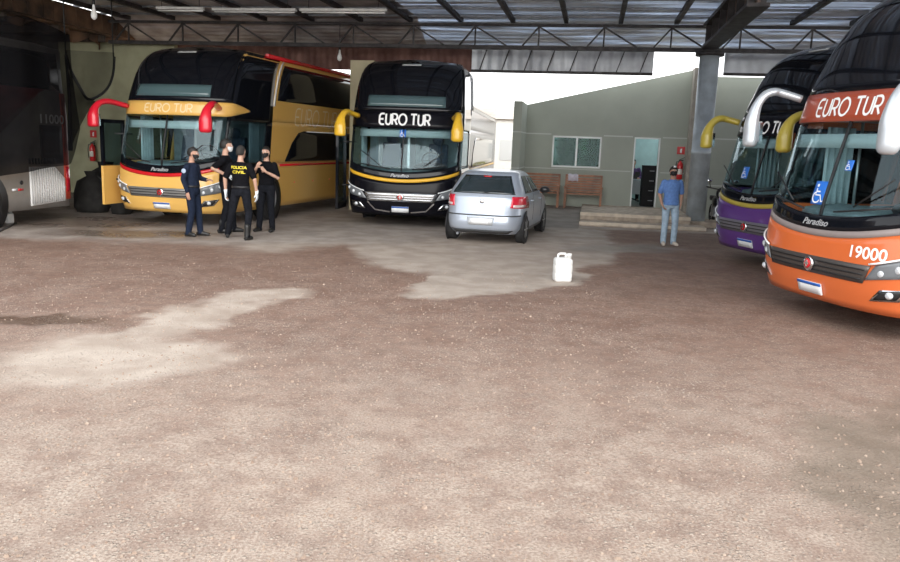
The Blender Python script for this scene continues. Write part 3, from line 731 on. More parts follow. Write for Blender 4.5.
    for sg in (-1, 1):
        q = MB()
        for ta, tb, za, zb, nz_ in ((0, 1, 1.22, 1.36, 2), (.86, 1, 1.36, 2.26, 6), (0, 1, 2.26, 3.8, 10)):
            q.slab(lambda a, b: ((lambda t_, z: (SP(sg*(CE+(f1-CE+.25-(z-1.25)*.12)*t_), z), SN(sg*(CE+(f1-CE+.25-(z-1.25)*.12)*t_), z)))(ta+(tb-ta)*(a if sg > 0 else 1-a), za+(zb-za)*b)), 10, nz_, .02, .008)
        q.build('side_glazing', black_gloss, root)
        patch(min(sg*CE, sg*(f1-.05)), max(sg*CE, sg*(f1-.05)), 1.34, 2.28, 10, 6, .008, -.004).build('cab_side_window', glass('cab_side_glass', (.55,.62,.64), .0), root)
        q = MB(); a0, a1 = sg*(f1+.28), sg*(SE-.25); patch(min(a0, a1), max(a0, a1), 2.80, 3.66, 24, 6, .02, .008, q); q.build('upper_side_windows', black_gloss, root)
        def arch(s, sg=sg): return 2.12-.75*max(0, 1-(abs(s)-f1-1.0)/.8)**2 if abs(s) < f1+1.8 else 2.12
        q = MB(); a0, a1 = sg*(f1+1.0), sg*(SE-1.6); patch(min(a0, a1), max(a0, a1), 1.36, arch, 30, 5, .02, .008, q); q.build('lower_side_windows', black_gloss, root)
        q = MB(); a0, a1 = sg*(f1+.75), sg*(SE-.3); patch(min(a0, a1), max(a0, a1), 1.25, 1.31, 10, 1, .02, .009, q); q.build('side_stripe', c['stripe'], root)
        q = MB(); patch(min(sg*(f1+.1), sg*(f1+.17)), max(sg*(f1+.1), sg*(f1+.17)), 2.66, 3.8, 1, 8, .02, .016, q); q.build('pillar_trim', c.get('pillar', chrome), root)
        for k in range(4):
            s_ = sg*(f1+1.6+k*1.1); q = MB(); patch(s_-.035, s_+.035, .82, .86, 1, 1, .02, .012, q); q.build('side_marker', mat('amber_marker', (.9,.28,.12), .3), root)
    if c.get('side_text'):
        for wd_ in (0, 1): q = MB(); V, F = euro_tur(.42, 2.6, .035, wd_); letters_on(q, V, F, f1+2.6, 2.46, .012); q.build('side_lettering', c['side_letter'], root)
    if c.get('roof_trim'):
        q = MB(); q.tube([SP(s, 3.79)+Vector((.03,0,.02)) for s in (CE+.9, 4, 6, 8, 10, SE-.1)], .05, 8); q.build('roof_rail', c['roof_trim'], root)
    # grille, emblem, lamps, plate
    gq = [(-.78,.60),(.78,.60),(.86,.80),(-.86,.80)]
    gr = quadpatch(gq, 24, 3, .03, .012).build('grille', c['grille'], root)
    q = MB()
    for k in range(3): patch(-.76-.02*k, .76+.02*k, .635+k*.055, .65+k*.055, 24, 1, .02, .02, q)
    q.build('grille_bars', c.get('bars', black_plastic), gr)
    ec = on(0, .705, .02); em = MB().lathe([(.085,0),(.085,-.02),(.07,-.028)], (ec.x, ec.y, ec.z), 'y', 22); em = em.build('emblem', chrome, gr)
    q = MB(); q.lathe([(.058,-.028),(.05,-.033)], (ec.x, ec.y, ec.z), 'y', 18); q.build('emblem_disc', red_paint, em)
    q = MB(); q.box((ec.x-.012, ec.y-.04, ec.z-.04),(ec.x+.012, ec.y-.03, ec.z+.04)).box((ec.x-.03, ec.y-.04, ec.z-.01),(ec.x+.03, ec.y-.03, ec.z+.012)); q.build('emblem_mark', chrome, em)
    for sg in (-1, 1):
        hq = [(.80,.64),(1.36,.74),(1.50,1.02),(.92,.82)]; hq = hq if sg > 0 else mir(hq)
        hl = quadpatch(hq, 10, 5, .03, .012).build('headlight', mat('headlight_dark', (.16,.175,.19), .12, coat=.6), root)
        for j, (u, zz, rr) in enumerate(((.97,.735,.055),(1.14,.795,.06),(1.30,.87,.06))):
            q = MB(); q.ball(on(sg*u, zz, .004), (rr*.8, rr*.35, rr*.7), 12, 8); q.build('lamp', lamp_glass, hl)
        q = MB(); V = [on(sg*(.85+.6*k/8), .82+.2*(k/8)**1.2, .026) for k in range(9)]; q.tube(V, .012, 6); q.build('daylight_strip', mat('drl_white', (.85,.88,.9), .2), hl)
        fq = [(.86,.42),(1.18,.46),(1.30,.60),(.98,.56)]; fq = fq if sg > 0 else mir(fq)
        fg = quadpatch(fq, 6, 3, .03, .01).build('fog_lamp', c.get('fog', chrome), root)
        fi = [(.90,.44),(1.15,.475),(1.24,.585),(1.0,.55)]; fi = fi if sg > 0 else mir(fi)
        f2 = quadpatch(fi, 6, 3, .02, .014).build('fog_recess', black_plastic, fg)
        q = MB(); q.ball(on(sg*1.08, .515, .012), (.05,.03,.04)); q.build('fog_bulb', lamp_glass, fg)
    if c.get('crease'):
        q = MB()
        for sg in (-1, 1): V, F = strokes([[(sg*.25,.36),(sg*.6,.40),(sg*.78,.58)]], .03); q.add([on(u, v, .016) for u, v in V], F)
        q.build('bumper_trim', chrome, bp)
    pl = MB(); patch(-.2, .2, .36, .49, 6, 2, .02, .03, pl); pl = pl.build('license_plate', plate_white, root)
    q = MB(); patch(-.2, .2, .46, .49, 6, 1, .01, .033, q); q.build('plate_band', plate_blue, pl)
    # mirrors on long curved arms
    mo = c.get('mo', .15)
    MLt = [(-1.12,.42,2.50),(-1.25,.12,2.56),(-1.27-mo*.5,-.02,2.57),(-1.3-mo,-.16,2.53),(-1.33-mo,-.27,2.43),(-1.34-mo,-.33,2.28),(-1.34-mo,-.34,2.10),(-1.34-mo,-.34,2.02)]
    mo2 = c.get('mo2', .12)
    MRt = [(1.12,.42,2.50),(1.22,.12,2.56),(1.24+mo2*.5,-.1,2.57),(1.25+mo2,-.3,2.53),(1.25+mo2,-.43,2.43),(1.25+mo2,-.49,2.26),(1.25+mo2,-.5,2.08),(1.25+mo2,-.5,1.98)]
    mf = c.get('mf', 1.0)
    for pts, mm in ((MLt, c['mirror_l']), (MRt, c['mirror_r'])):
        pts = [(x, .5+(y-.42)*(mf if x < 0 else c.get('mfr', mf)), z+c.get('mz', 0)-(c.get('md', 1)-1)*max(0, 2.55-z)) for x, y, z in pts]; P = []; n = len(pts)
        for i in range(n-1):
            p0, p1, p2, p3 = [Vector(pts[max(0, min(n-1, i+d_))]) for d_ in (-1, 0, 1, 2)]
            for k in range(4):
                t_ = k/4; P.append(.5*((2*p1)+(p2-p0)*t_+(2*p0-5*p1+4*p2-p3)*t_*t_+(3*p1-p0-3*p2+p3)*t_**3))
        P.append(Vector(pts[-1])); m_ = len(P)
        R = []
        for i in range(m_):
            u = i/(m_-1); r = .062+.018*u if u < .55 else .072+.045*min(1, (u-.55)/.2)
            r *= c.get('ms', 1)
            if u > .9: r *= 1-.45*((u-.9)/.1)**2
            R.append((r*1.15, r*.9))
        mr = MB().tube(P, R, 14).build('mirror', mm, root)
        e = P[-6]; q = MB().box((e.x-.09, e.y+.07, e.z-.09),(e.x+.09, e.y+.115, e.z+.16)); q.build('mirror_glass', chrome, mr)
    # driver's cabin
    cb = MB(); cb.box((-1.22,.75,.95),(1.22,3.0,1.0)).box((-1.22,1.0,2.40),(1.22,3.0,2.44)); cb.build('cabin_floor', cabin_grey, root)
    q = MB(); q.box((-1.24,2.36,1.0),(1.24,2.42,2.40)); q.build('cabin_partition', c.get('partition', cabin_grey), root)
    q = MB().box((-1.25,.95,.95),(-1.22,2.6,1.3)).box((1.22,.95,.95),(1.25,2.6,1.3)); q.build('cabin_lining', cabin_grey, root)
    q = MB(); pr_ = [(-1.1,.62),(-.6,.42),(0,.36),(.6,.42),(1.1,.62),(1.1,1.2),(-1.1,1.2)]
    q.add([(x, y, 1.0) for x, y in pr_]+[(x, y+.06, 1.29+.05*(y > .8)) for x, y in pr_], [tuple(range(7))[::-1], tuple(range(7, 14))]+[(i, (i+1) % 7, 7+(i+1) % 7, 7+i) for i in range(7)])
    bevelled(q.build('dashboard', c.get('dash', cabin_grey), root), .03)
    q = MB().ball((.55,1.0,1.36), (.42,.28,.13), 14, 8); q.build('instrument_binnacle', black_plastic, root)
    q = MB(); q.tube([(.55+.23*math.cos(k*PI/10), 1.08-.10*math.sin(k*PI/10), 1.52+.20*math.sin(k*PI/10)) for k in range(20)], .018, 8, False, (0,0,1), True)
    q.tube([(.55,1.0,1.38),(.55,1.08,1.5)], .03, 8).bar((.34,1.08,1.52),(.76,1.08,1.52),.03,.015); q.build('steering_wheel', black_plastic, root)
    for sx_ in (.55,-.62):
        q = MB(); q.box((sx_-.25,1.5,1.18),(sx_+.25,2.0,1.33)).box((sx_-.12,1.6,1.0),(sx_+.12,1.9,1.2)); st = bevelled(q.build('seat', seat_cloth, root), .04, 3)
        q = MB().slab(lambda a, b, sx_=sx_: (Vector((sx_-.24+.48*a, 2.03+.12*b, 1.3+.62*b)), Vector((0,-1,.15)).normalized()), 6, 6, .12); bevelled(q.build('seat_back', seat_cloth, st), .03)
        q = MB().ball((sx_,2.14,2.0), (.15,.06,.12)); q.build('headrest', seat_cloth, st)
    q = MB(); patch(-1.1, 1.1, 2.06, 2.22, 16, 1, .01, -.05, q); q.build('sun_visor', c.get('visor', mat('visor_grey', (.42,.47,.48), .6)), root)
    q = MB().box((-.12,1.5,1.0),(-.06,2.5,2.25)); q.build('cabin_post', mat('rail_steel', (.4,.42,.43), .3, .8), root)
    for x_, y_ in ((-1.12, .95), (1.12, 1.75)):
        q = MB().slab(lambda a, b: (Vector((x_*(1-.0*b)+.03*math.sin(a*28), y_+.42*a, 1.32+1.0*b)), Vector((math.copysign(1, -x_),0,0))), 24, 2, .008); q.build('curtain', mat('curtain_grey', (.50,.60,.63), .85, var=.1), root)
    MB().tube([(-.75,1.15,1.0),(-.75,1.15,2.38)], .018, 8).build('grab_pole', MATS.get('rail_steel') or chrome, root)
    if c.get('decals'):
        for (s_, z_, h_) in c['decals']:
            dq = MB(); patch(s_-h_*.42, s_+h_*.42, z_-h_/2, z_+h_/2, 4, 4, .004, .0, dq); dd = dq.build('access_decal', sign_blue, root)
            q = MB()
            for V, F in wheelchair(h_*.85): letters_on(q, V, F, s_, z_, .005)
            q.build('wheelchair_symbol', white_paint, dd)
    if c.get('number'):
        tx, s_, z_, h_, wd = c['number']; q = MB(); font_on(q, tx, h_, lambda u, v: on(s_+u, z_+v, .008), 0, wd); q.build('fleet_number', white_paint, bp)
    if c.get('door'):
        dm_, glassy = c['door']
        xx = -1.50; y0, y1 = .10, .86
        q = MB(); q.box((xx-.03,y0,.36),(xx+.03,y1,1.2 if not glassy else .5)); dr = q.build('entry_door', dm_, root)
        z0_ = 1.2 if not glassy else .5
        q = MB(); q.box((xx-.03,y0,z0_),(xx+.03,y0+.07,2.2)).box((xx-.03,y1-.07,z0_),(xx+.03,y1,2.2)).box((xx-.03,y0,2.12),(xx+.03,y1,2.2)); q.build('door_frame', black_gloss, dr)
        MB().box((xx-.006,y0+.07,z0_),(xx+.006,y1-.07,2.12)).build('door_glass', glass('door_glass', (.45,.55,.6), .06), dr)
        MB().tube([(xx+.03,.5,.9),(-1.24,.75,.9)], .02, 6).tube([(xx+.03,.5,1.9),(-1.24,.8,1.9)], .02, 6).build('door_arm', black_plastic, dr)
        if not glassy: MB().box((xx-.04,y0+.1,.72),(xx-.028,y0+.5,.76)).build('reflector', red_paint, dr)
        MB().tube([(xx-.05,y0+.13,1.25),(xx-.05,y0+.13,2.0)], .015, 6).build('grab_rail', chrome, dr)
    for y in (2.35, Lg-4.2, Lg-2.9):
        for sg in (-1, 1):
            q = MB().lathe([(.62,0),(.62,.012)], (sg*1.296-.006,y,.5), 'x', 30); q.build('wheel_arch', black_plastic, root)
            wheel(root, sg*1.20, y, sg)
    return root
yel = mat('coach_yellow', (.74,.44,.115), .28, coat=.5)
blk = mat('coach_black', (.005,.005,.008), .2, spec=.2)
pur = mat('coach_purple', (.10,.035,.20), .28, coat=.5)
org = mat('coach_orange', (.62,.135,.035), .3, coat=.5)
gold = mat('mirror_gold', (.50,.40,.06), .3, coat=.4)
mirror_yellow = mat('mirror_yellow', (.75,.45,.03), .3, coat=.4)
silver = mat('mirror_silver', (.52,.56,.60), .3, .4, coat=.4)
mirror_red = mat('mirror_red', (.60,.012,.03), .3, coat=.4)
dark_grille = mat('grille_grey', (.10,.09,.085), .35, .5)
silver_grille = mat('grille_silver', (.42,.42,.41), .3, .7)
strip_teal = mat('painted_interior_glow', (.07,.12,.13), .1, coat=.5)  # teal colour stands in for the lit upper-deck interior behind the glass
coach('yellow double-deck coach with red mirrors, behind the group in dark uniforms', (-6.22,16.58,0), -14.5,
  dict(mo=.05, pillar=white_paint, h0=2.33, th=.17, tw=1.14, weight=.028, body=yel, header=yel, stripe=red_paint, mirror_l=mirror_red, mirror_r=mirror_red, grille=silver_grille, swoop=2.15, side_text=True, side_letter=mat('faint_letters', (.78,.66,.45), .5), letter=mat('faded_letters', (.80,.64,.38), .5), roof_trim=red_paint, door=(yel, False), upper_strip=strip_teal, length=13.5))
coach('black double-deck coach with yellow mirrors, facing the camera left of the silver car', (-1.2,17.7,0), -6.5,
  dict(body=blk, header=blk, stripe=mat('stripe_yellow', (.75,.42,.03), .35), mirror_l=mirror_yellow, mirror_r=mirror_yellow, grille=mat('grille_bright', (.62,.63,.64), .2, .9), bars=chrome, upper_strip=strip_teal, decals=[(-.02,2.13,.17)], crease=True, door=(black_gloss, True), weight=.042, length=12.5, mo=.0, mo2=.05))
coach('purple and black double-deck coach parked beyond the orange one', (5.05,13.42,0), -74,
  dict(mf=.68, mo=.0, mfr=1.0, mo2=.05, body=pur, header=blk, stripe=mat('stripe_gold', (.42,.33,.06), .35), mirror_l=gold, mirror_r=gold, th=.19, tz=2.39, tw=1.1, ts=-.10, grille=mat('grille_lilac', (.26,.25,.28), .35, .5), decals=[(-.32,1.62,.2)], number=('17000',.92,.97,.15,.5), length=11))
coach('orange double-deck coach numbered 19000, nearest the camera on the right', (4.22,9.07,0), -76,
  dict(mf=.72, mo=.0, rk=1.35, h0=2.35, h1=2.68, th=.20, mfr=1.0, mo2=.16, mz=.17, md=1.3, ms=.84, tw=1.04, ts=-.12, weight=.028, body=org, header=mat('header_rust', (.36,.065,.03), .3, coat=.5), stripe=mat('stripe_grey', (.26,.22,.21), .4), mirror_l=silver, mirror_r=silver, zk=1.22, grille=dark_grille, decals=[(-.10,1.52,.27),(.22,1.85,.12)], number=('19000',.80,.93,.135,.43), upper_strip=None, length=11))
# ------------------------------------------------------------------ parked coach on the far left, its tail corner towards the right
LO, LR = (-8.4, 17.3, 0), math.radians(-11)
t = thing('coach', 'grey and maroon coach numbered 11000, half hidden behind dark netting on the left', 'coach', LO, LR, 'double-deck coaches')
gry = mat('coach_grey', (.235,.22,.205), .35, coat=.3, var=.06); maroon = mat('coach_maroon', (.16,.022,.025), .3, coat=.3); red_end = mat('coach_red', (.55,.06,.03), .3, coat=.3)
def sideP(y, z):       # right-hand flank, y runs forward (negative)
    w = 0 if z < 2.2 else -.06*(z-2.2)
    r = .22; x = w-(r-math.sqrt(max(0, r*r-max(0, y+r)**2)))*(y > -r)
    return Vector((x, y, z))
def sideN(y, z):
    e = .01; a = sideP(y+e, z)-sideP(y-e, z); b = sideP(y, z+e)-sideP(y, z-e); n = a.cross(b); n.normalize(); return n
def sp(y0, y1, zl, zh, ny, nz, depth, off, mb=None):
    zl_ = zl if callable(zl) else (lambda y: zl); zh_ = zh if callable(zh) else (lambda y: zh)
    def fn(a, b):
        y = y0+(y1-y0)*a; z = zl_(y)+(zh_(y)-zl_(y))*b; return sideP(y, z), sideN(y, z)
    return (mb or MB()).slab(fn, ny, nz, depth, off)
q = sp(-11, -.001, .3, 3.62, 60, 12, .03, 0); q.box((-2.55,-11,.3),(-2.52,-.1,3.6)).box((-2.5,-.04,.3),(-.2,0,3.6)).box((-2.5,-11,.32),(-.1,-.1,.36)); q.build('body_shell', gry, t)
q = MB(); q.add([(-.06,-11,3.6),(-.1,-.1,3.6),(-2.5,-.1,3.6),(-2.5,-11,3.6),(-.5,-10.8,3.72),(-.5,-.4,3.72),(-2.1,-.4,3.72),(-2.1,-10.8,3.72)], [(0,1,5,4),(1,2,6,5),(2,3,7,6),(3,0,4,7),(4,5,6,7)]); q.build('roof', gry, t)
sp(-10.5, -.3, 2.75, 3.5, 30, 4, .02, .008).build('upper_side_windows', black_gloss, t)
sp(-2.6, -.24, lambda y: max(1.30, min(2.74, 1.75+(y+2.2)*.72)), 2.75, 14, 3, .02, .006).build('maroon_band', maroon, t)
sp(-1.0, -.32, 1.22, 2.02, 6, 3, .02, .009).build('black_panel', black_plastic, t)
sp(-.31, -.005, .45, 2.7, 10, 8, .02, .01).build('red_corner', red_end, t)
sp(-.26, -.02, .62, 1.15, 6, 2, .02, .016).build('tail_lamp', mat('tail_red', (.5,.012,.03), .15, coat=.5), t)
gl = sp(-1.36, -.30, lambda y: .37+.05*(y+1.36), lambda y: 1.17-max(0, (y+.62))*.85, 14, 3, .02, .012).build('engine_grille', mat('grille_white', (.85,.85,.84), .4), t)
for k in range(15):
    y = -1.32+k*.07; MB().tube([sideP(y, .42)+Vector((.016,0,0)), sideP(y, 1.14-max(0, y+.62)*.85)+Vector((.016,0,0))], .010, 5).build('louvre', mat('louvre_grey', (.50,.50,.50), .5), gl)  # mid-grey slats on the white grille
for k in range(9):
    y = -1.36+k*.09; sp(y, y+.05, 1.22, 1.34, 1, 1, .01, .014).build('vent_slot', black_plastic, t)
q = sp(-1.86, -1.72, .70, .745, 1, 1, .01, .01); q.build('reflector', plate_white, t); sp(-1.70, -1.55, .70, .745, 1, 1, .01, .01).build('reflector', red_paint, t)
q = MB().ball(sideP(-1.6,.86)+Vector((.01,0,0)), (.02,.045,.045)); q.build('filler_cap', black_plastic, t)
sp(-.36, -.30, .70, .74, 1, 1, .01, .02).build('reflector', plate_white, t)
q = MB(); font_on(q, '11000', .19, lambda u, v: sideP(-.62+u, 2.15+v)+Vector((.022,0,0)), 0, .72); q.build('fleet_number', white_paint, t)
for y in (-2.62, -3.95): 
    MB().lathe([(.64,0),(.64,.012)], (-.004,y,.5), 'x', 30).build('wheel_arch', black_plastic, t); wheel(t, -.12, y, 1)
# netting
net1 = mesh_net('dark_netting', (.008,.008,.009), .82); net2 = mesh_net('thin_netting', (.02,.021,.02), .5)
q = MB()
def nf(a, b):
    y = -4.6+4.38*a; zb = 1.02+max(0, (y+2.6))*.11+max(0, y+.75)*1.3; zt = 4.0+.08*math.sin(a*11)
    return (.30+.05*math.sin(a*23)+.05*math.sin(a*9+b*3)+.1*(1-b), y, zb+(zt-zb)*b)
q.quadgrid(nf, 60, 16)
tag(q.build('netting', net1, loc=LO, rotz=LR), 'dark netting hanging over the side of the maroon and grey coach', 'netting')
t = thing('netting', 'thin dark net sagging in a loop between the left coach and the yellow coach', 'netting', (-8.1,17.0,0), 0)
A_, B_ = Vector((-.2,0,3.5)), Vector((-.05,2.0,3.68))
def sag(a): 
    p = A_.lerp(B_, a); return p, p.z-.95*(1-(2*a-1)**2)**.7
q = MB().quadgrid(lambda a, b: (lambda p, zb: (p.x+.06*math.sin(a*9), p.y, zb+(p.z+.1-zb)*b))(*sag(a)), 24, 6); q.build('net_sheet', net2, t)
q = MB().tube([(lambda p, zb: (p.x+.06*math.sin(a*9), p.y, zb))(*sag(a)) for a in [k/24 for k in range(25)]], .03, 8); q.build('hem', mat('net_hem', (.012,.013,.013), .9), t)
def tail(a, b):
    p, z1 = sag(a*.5); z0 = 1.55+(sag(.5)[1]-1.6)*a**.8
    return (p.x+.03+.03*math.sin(b*9), p.y, z0+(z1-z0)*b)
MB().quadgrid(tail, 12, 12).build('net_tail', net1, t)
MB().tube([(-.2,0,1.5),(-.18,.03,2.6),(-.2,0,3.5)], [.05,.035,.03], 8).build('bunched_edge', MATS['net_hem'], t)
for p in (A_, B_): MB().tube([p, (p.x, p.y, 5.33)], .015, 6).build('cord', MATS['net_hem'], t)
struct(MB().box((-8,-11,0),(-7.8,5,4.8)).build('light_blocker_left', mat('blocker_dark', (.10,.09,.08), .9, var=.3), loc=(-10.5,20,0), rotz=HA))  # unseen wall added to block light and darken the left side
struct(MB().box((-24,0,0),(-13,.2,4.75)).build('light_blocker_rear_left', mat('blocker_dark', (.1,.09,.08)), loc=(.55,22.4,0), rotz=HA))  # rear wall carried further left, added to keep light out behind the coach
# dark sacks behind the left coach, jug, hose
sackm = mat('sack_dark', (.022,.021,.02), .8, var=.4, scale=5, bump=.4)
def sack(loc, r, h, rot, label):
    q = MB(); q.rings([(0,0,0,r*.8,r*.7),(0,0,h*.12,r,r*.85),(.02,0,h*.45,r*1.02,r*.9),(-.02,.02,h*.75,r*.8,r*.7),(.01,0,h*.88,r*.3,r*.3),(0,0,h,r*.38,r*.3)], 18)
    for i, v in enumerate(q.v):
        an = 2*PI*(i % 18)/18; lv_ = i//18; k = 1+.07*math.sin(3*an+lv_*1.1+loc[0]*9)+.05*math.sin(5*an-lv_*.8); q.v[i] = (v[0]*k, v[1]*k, v[2])
    tag(q.build('sack', sackm, loc=loc, rotz=rot), label, 'sack', 'dark sacks by the left coach')
sack((-8.75,18.9,0), .42, .98, 0, 'tall dark sack right behind the tail of the maroon and grey coach')
sack((-7.95,19.9,0), .42, .95, 1, 'dark rounded sack, second from the left coach tail')
sack((-7.95,18.7,0), .30, .6, 2, 'small dark sack lying nearest the door of the yellow coach')
sack((-9.2,20.7,0), .55, 1.15, 3, 'largest dark sack, at the foot of the yellow-green wall')
def jerry(loc, rot, k, label, m, name='jerrycan', cat='jerrycan'):
    t = thing(name, label, cat, loc, rot)
    q = MB(); w, d, h = .145*k, .125*k, .36*k
    def ring(z, sx_, sy_):
        V = []
        for i in range(28):
            a = 2*PI*i/28; c_, s_ = math.cos(a), math.sin(a)
            x = w*sx_*math.copysign(abs(c_)**.45, c_); y = d*sy_*math.copysign(abs(s_)**.45, s_)
            if abs(x) < .03*k: y *= .88
            V.append((x, y, z))
        return V
    lv = [(0,.88,.88),(.02,.98,.98),(.12,1,1),(.13,.975,.975),(.15,.975,.975),(.16,1,1),(.25,1,1),(.26,.975,.975),(.28,.975,.975),(.29,1,1),(.345,.97,.97),(.37,.8,.8),(.378,.5,.5)]
    V = [p for z, a, b in lv for p in ring(z*k, a, b)]
    q.add(V, [(i*28+j, i*28+(j+1) % 28, (i+1)*28+(j+1) % 28, (i+1)*28+j) for i in range(len(lv)-1) for j in range(28)]+[tuple(range(28))[::-1], tuple((len(lv)-1)*28+j for j in range(28))], True)
    q.build('body', m, t)
    q = MB().tube([(-.085*k,0,.365*k),(-.085*k,0,.425*k),(-.05*k,0,.44*k),(.03*k,0,.44*k),(.04*k,0,.425*k),(.04*k,0,.365*k)], .02*k, 10); q.build('handle', m, t)
    q = MB().lathe([(.036*k,.36*k),(.036*k,.40*k),(.04*k,.402*k),(.04*k,.44*k),(.034*k,.445*k)], (.098*k,0,0), 'z', 16); q.build('cap', m, t)
    return t
jerry((1.65,11.32,.002), .12, .92, 'white plastic jerrycan standing alone on the concrete in mid-yard', mat('jerry_white', (.70,.70,.68), .4, var=.04))
jerry((-9.18,16.05,0), 1.2, .55, 'small white container on the ground by the left coach wheel', MATS['jerry_white'], 'canister', 'canister')
q = MB().tube([(-10.2,11.6,.02),(-9.2,12.9,.02),(-8.45,13.8,.02),(-8.5,14.5,.02),(-8.75,15.3,.02),(-8.95,15.9,.02)], .02, 8)
tag(q.build('hose', black_plastic), 'black hose lying on the wet floor beside the left coach', 'hose')
# yellow coach hanger and motorcycle behind the column
t = thing('motorcycle', 'black motorcycle parked beside the round column, nose to the camera', 'motorcycle', (6.98,20.25,0), math.radians(-8))
for y in (0, 1.25):
    w_ = MB().tube([(0, y+.24*math.cos(k*PI/12), .29+.24*math.sin(k*PI/12)) for k in range(24)], [(.05,.05)]*24, 8, False, (1,0,0), True).build('wheel', rubber, t)
    q = MB()
    for k in range(5): q.bar((0,y,.29),(0,y+.2*math.cos(k*1.257),.29+.2*math.sin(k*1.257)),.02,.03,(1,0,0))
    q.lathe([(.05,-.05),(.05,.05)], (0,y,.29), 'x', 12); q.build('rim', alu, w_)
for sx_ in (-.09,.09): MB().tube([(sx_,0,.29),(sx_,.12,.62),(sx_,.24,.98)], .024, 8).build('fork', chrome, t)
MB().slab(lambda a, b: ((lambda f: (Vector((-.07+.14*a, .3*math.cos(f), .29+.3*math.sin(f))), Vector((0,math.cos(f),math.sin(f)))))(2.9-1.9*b)), 3, 10, .01).build('mudguard', black_plastic, t)
MB().ball((0,.02,.88), (.11,.09,.11), 16, 10).build('headlight', lamp_glass, t)
MB().ball((0,.12,.9), (.16,.1,.17), 16, 10).build('cowl', mat('cowl_black', (.015,.015,.018), .2, coat=.5), t)
MB().tube([(-.36,.36,1.06),(-.28,.25,1.04),(0,.22,1.0),(.28,.25,1.04),(.36,.36,1.06)], .016, 8).build('handlebar', steel_dark, t)
for sx_ in (-.33,.33):
    mm_ = MB().tube([(sx_*.85,.26,1.05),(sx_,.2,1.2)], .008, 6).build('mirror', black_plastic, t); MB().ball((sx_,.19,1.23), (.07,.02,.05)).build('mirror_glass', chrome, mm_)
MB().rings([(0,.6,.5,.12,.2),(0,.55,.62,.16,.3),(0,.55,.75,.15,.28),(0,.5,.85,.06,.15)], 16).build('fuel_tank', MATS['cowl_black'], t)
MB().rings([(0,1.05,.68,.11,.42),(0,1.05,.74,.13,.45),(0,1.05,.79,.11,.42)], 18).build('seat', black_plastic, t)
MB().box((-.12,.45,.28),(.12,.85,.55)).tube([(.0,.3,.85),(0,.5,.3),(0,1.25,.29)], .03, 6).build('engine', steel_grey, t)
MB().tube([(-.05,.7,.27),(-.3,.8,.0)], .012, 6).build('side_stand', steel_dark, t)

# ------------------------------------------------------------------ silver hatchback
CARZ = [(.20,.16,3.62,.74),(.30,.03,3.74,.79),(.42,.0,3.78,.81),(.58,.02,3.79,.822),(.66,.05,3.78,.825),(.78,.09,3.66,.825),(.86,.11,3.35,.82),(.92,.13,2.98,.812),(.97,.16,2.82,.795),(1.02,.19,2.70,.775),(1.15,.33,2.46,.71),(1.28,.49,2.22,.645),(1.36,.61,2.05,.60),(1.40,.72,1.92,.56),(1.435,.98,1.7,.46)]
def carz(z):
    z = min(max(z, CARZ[0][0]), CARZ[-1][0])
    for a, b in zip(CARZ[:-1], CARZ[1:]):
        if z <= b[0]:
            k = (z-a[0])/(b[0]-a[0]); return [a[i]+(b[i]-a[i])*k for i in (1,2,3)]
CN = 5.0
def car_pt(side, u, z):
    yr, yf, w = carz(z); yc, hl = (yr+yf)/2, (yf-yr)/2
    if side == 'rear' or side == 'front':
        x = u*w; d = hl*(1-min(abs(u), 1)**CN)**(1/CN); return Vector((x, yc-d if side == 'rear' else yc+d, z))
    sg = -1 if side == 'left' else 1
    k = min(1, abs((u-yc)/hl)); return Vector((sg*w*(1-k**CN)**(1/CN), u, z))
def car_n(side, u, z):
    e = .008; a = car_pt(side, u+e, z)-car_pt(side, u-e, z); b = car_pt(side, u, z+e)-car_pt(side, u, z-e)
    n = a.cross(b); n.normalize(); o_ = Vector((0,-1,0)) if side == 'rear' else Vector((0,1,0)) if side == 'front' else Vector((-1 if side == 'left' else 1,0,0))
    return n if n.dot(o_) > 0 else -n
def cq(side, c, na, nb, depth, off, mb=None):
    def fn(a, b):
        u = (c[0][0]*(1-a)+c[1][0]*a)*(1-b)+(c[3][0]*(1-a)+c[2][0]*a)*b; z = (c[0][1]*(1-a)+c[1][1]*a)*(1-b)+(c[3][1]*(1-a)+c[2][1]*a)*b
        return car_pt(side, u, z), car_n(side, u, z)
    m = MB().slab(fn, na, nb, depth, off)
    if (m.v and ((Vector(m.v[m.f[0][1]])-Vector(m.v[m.f[0][0]])).cross(Vector(m.v[m.f[0][2]])-Vector(m.v[m.f[0][1]]))).dot(car_n(side, c[0][0], c[0][1])) < 0): m.f = [f[::-1] for f in m.f]
    if mb: mb.add(m.v, m.f, True); return mb
    return m
car = thing('car', 'silver hatchback with dark windows parked in the middle of the yard', 'car', (.55,15.3,0), math.radians(-15))
silv = mat('car_silver', (.43,.485,.57), .3, .35, coat=.6)
q = MB(); NA = 72; zz = []
for a, b in zip(CARZ[:-1], CARZ[1:]):
    for k in range(3): zz.append(a[0]+(b[0]-a[0])*k/3)
zz.append(CARZ[-1][0]); V = []
for z in zz:
    yr, yf, w = carz(z); yc, hl = (yr+yf)/2, (yf-yr)/2
    for k in range(NA):
        a = 2*PI*k/NA; c_, s_ = math.cos(a), math.sin(a); V.append((w*math.copysign(abs(c_)**(2/CN), c_), yc+hl*math.copysign(abs(s_)**(2/CN), s_), z))
n_ = len(zz)
q.add(V, [(i*NA+k, i*NA+(k+1) % NA, (i+1)*NA+(k+1) % NA, (i+1)*NA+k) for i in range(n_-1) for k in range(NA)], True)
q.add([V[k] for k in range(NA)], [tuple(range(NA))[::-1]])
top = V[-NA:]; cy_ = sum(v[1] for v in top)/NA
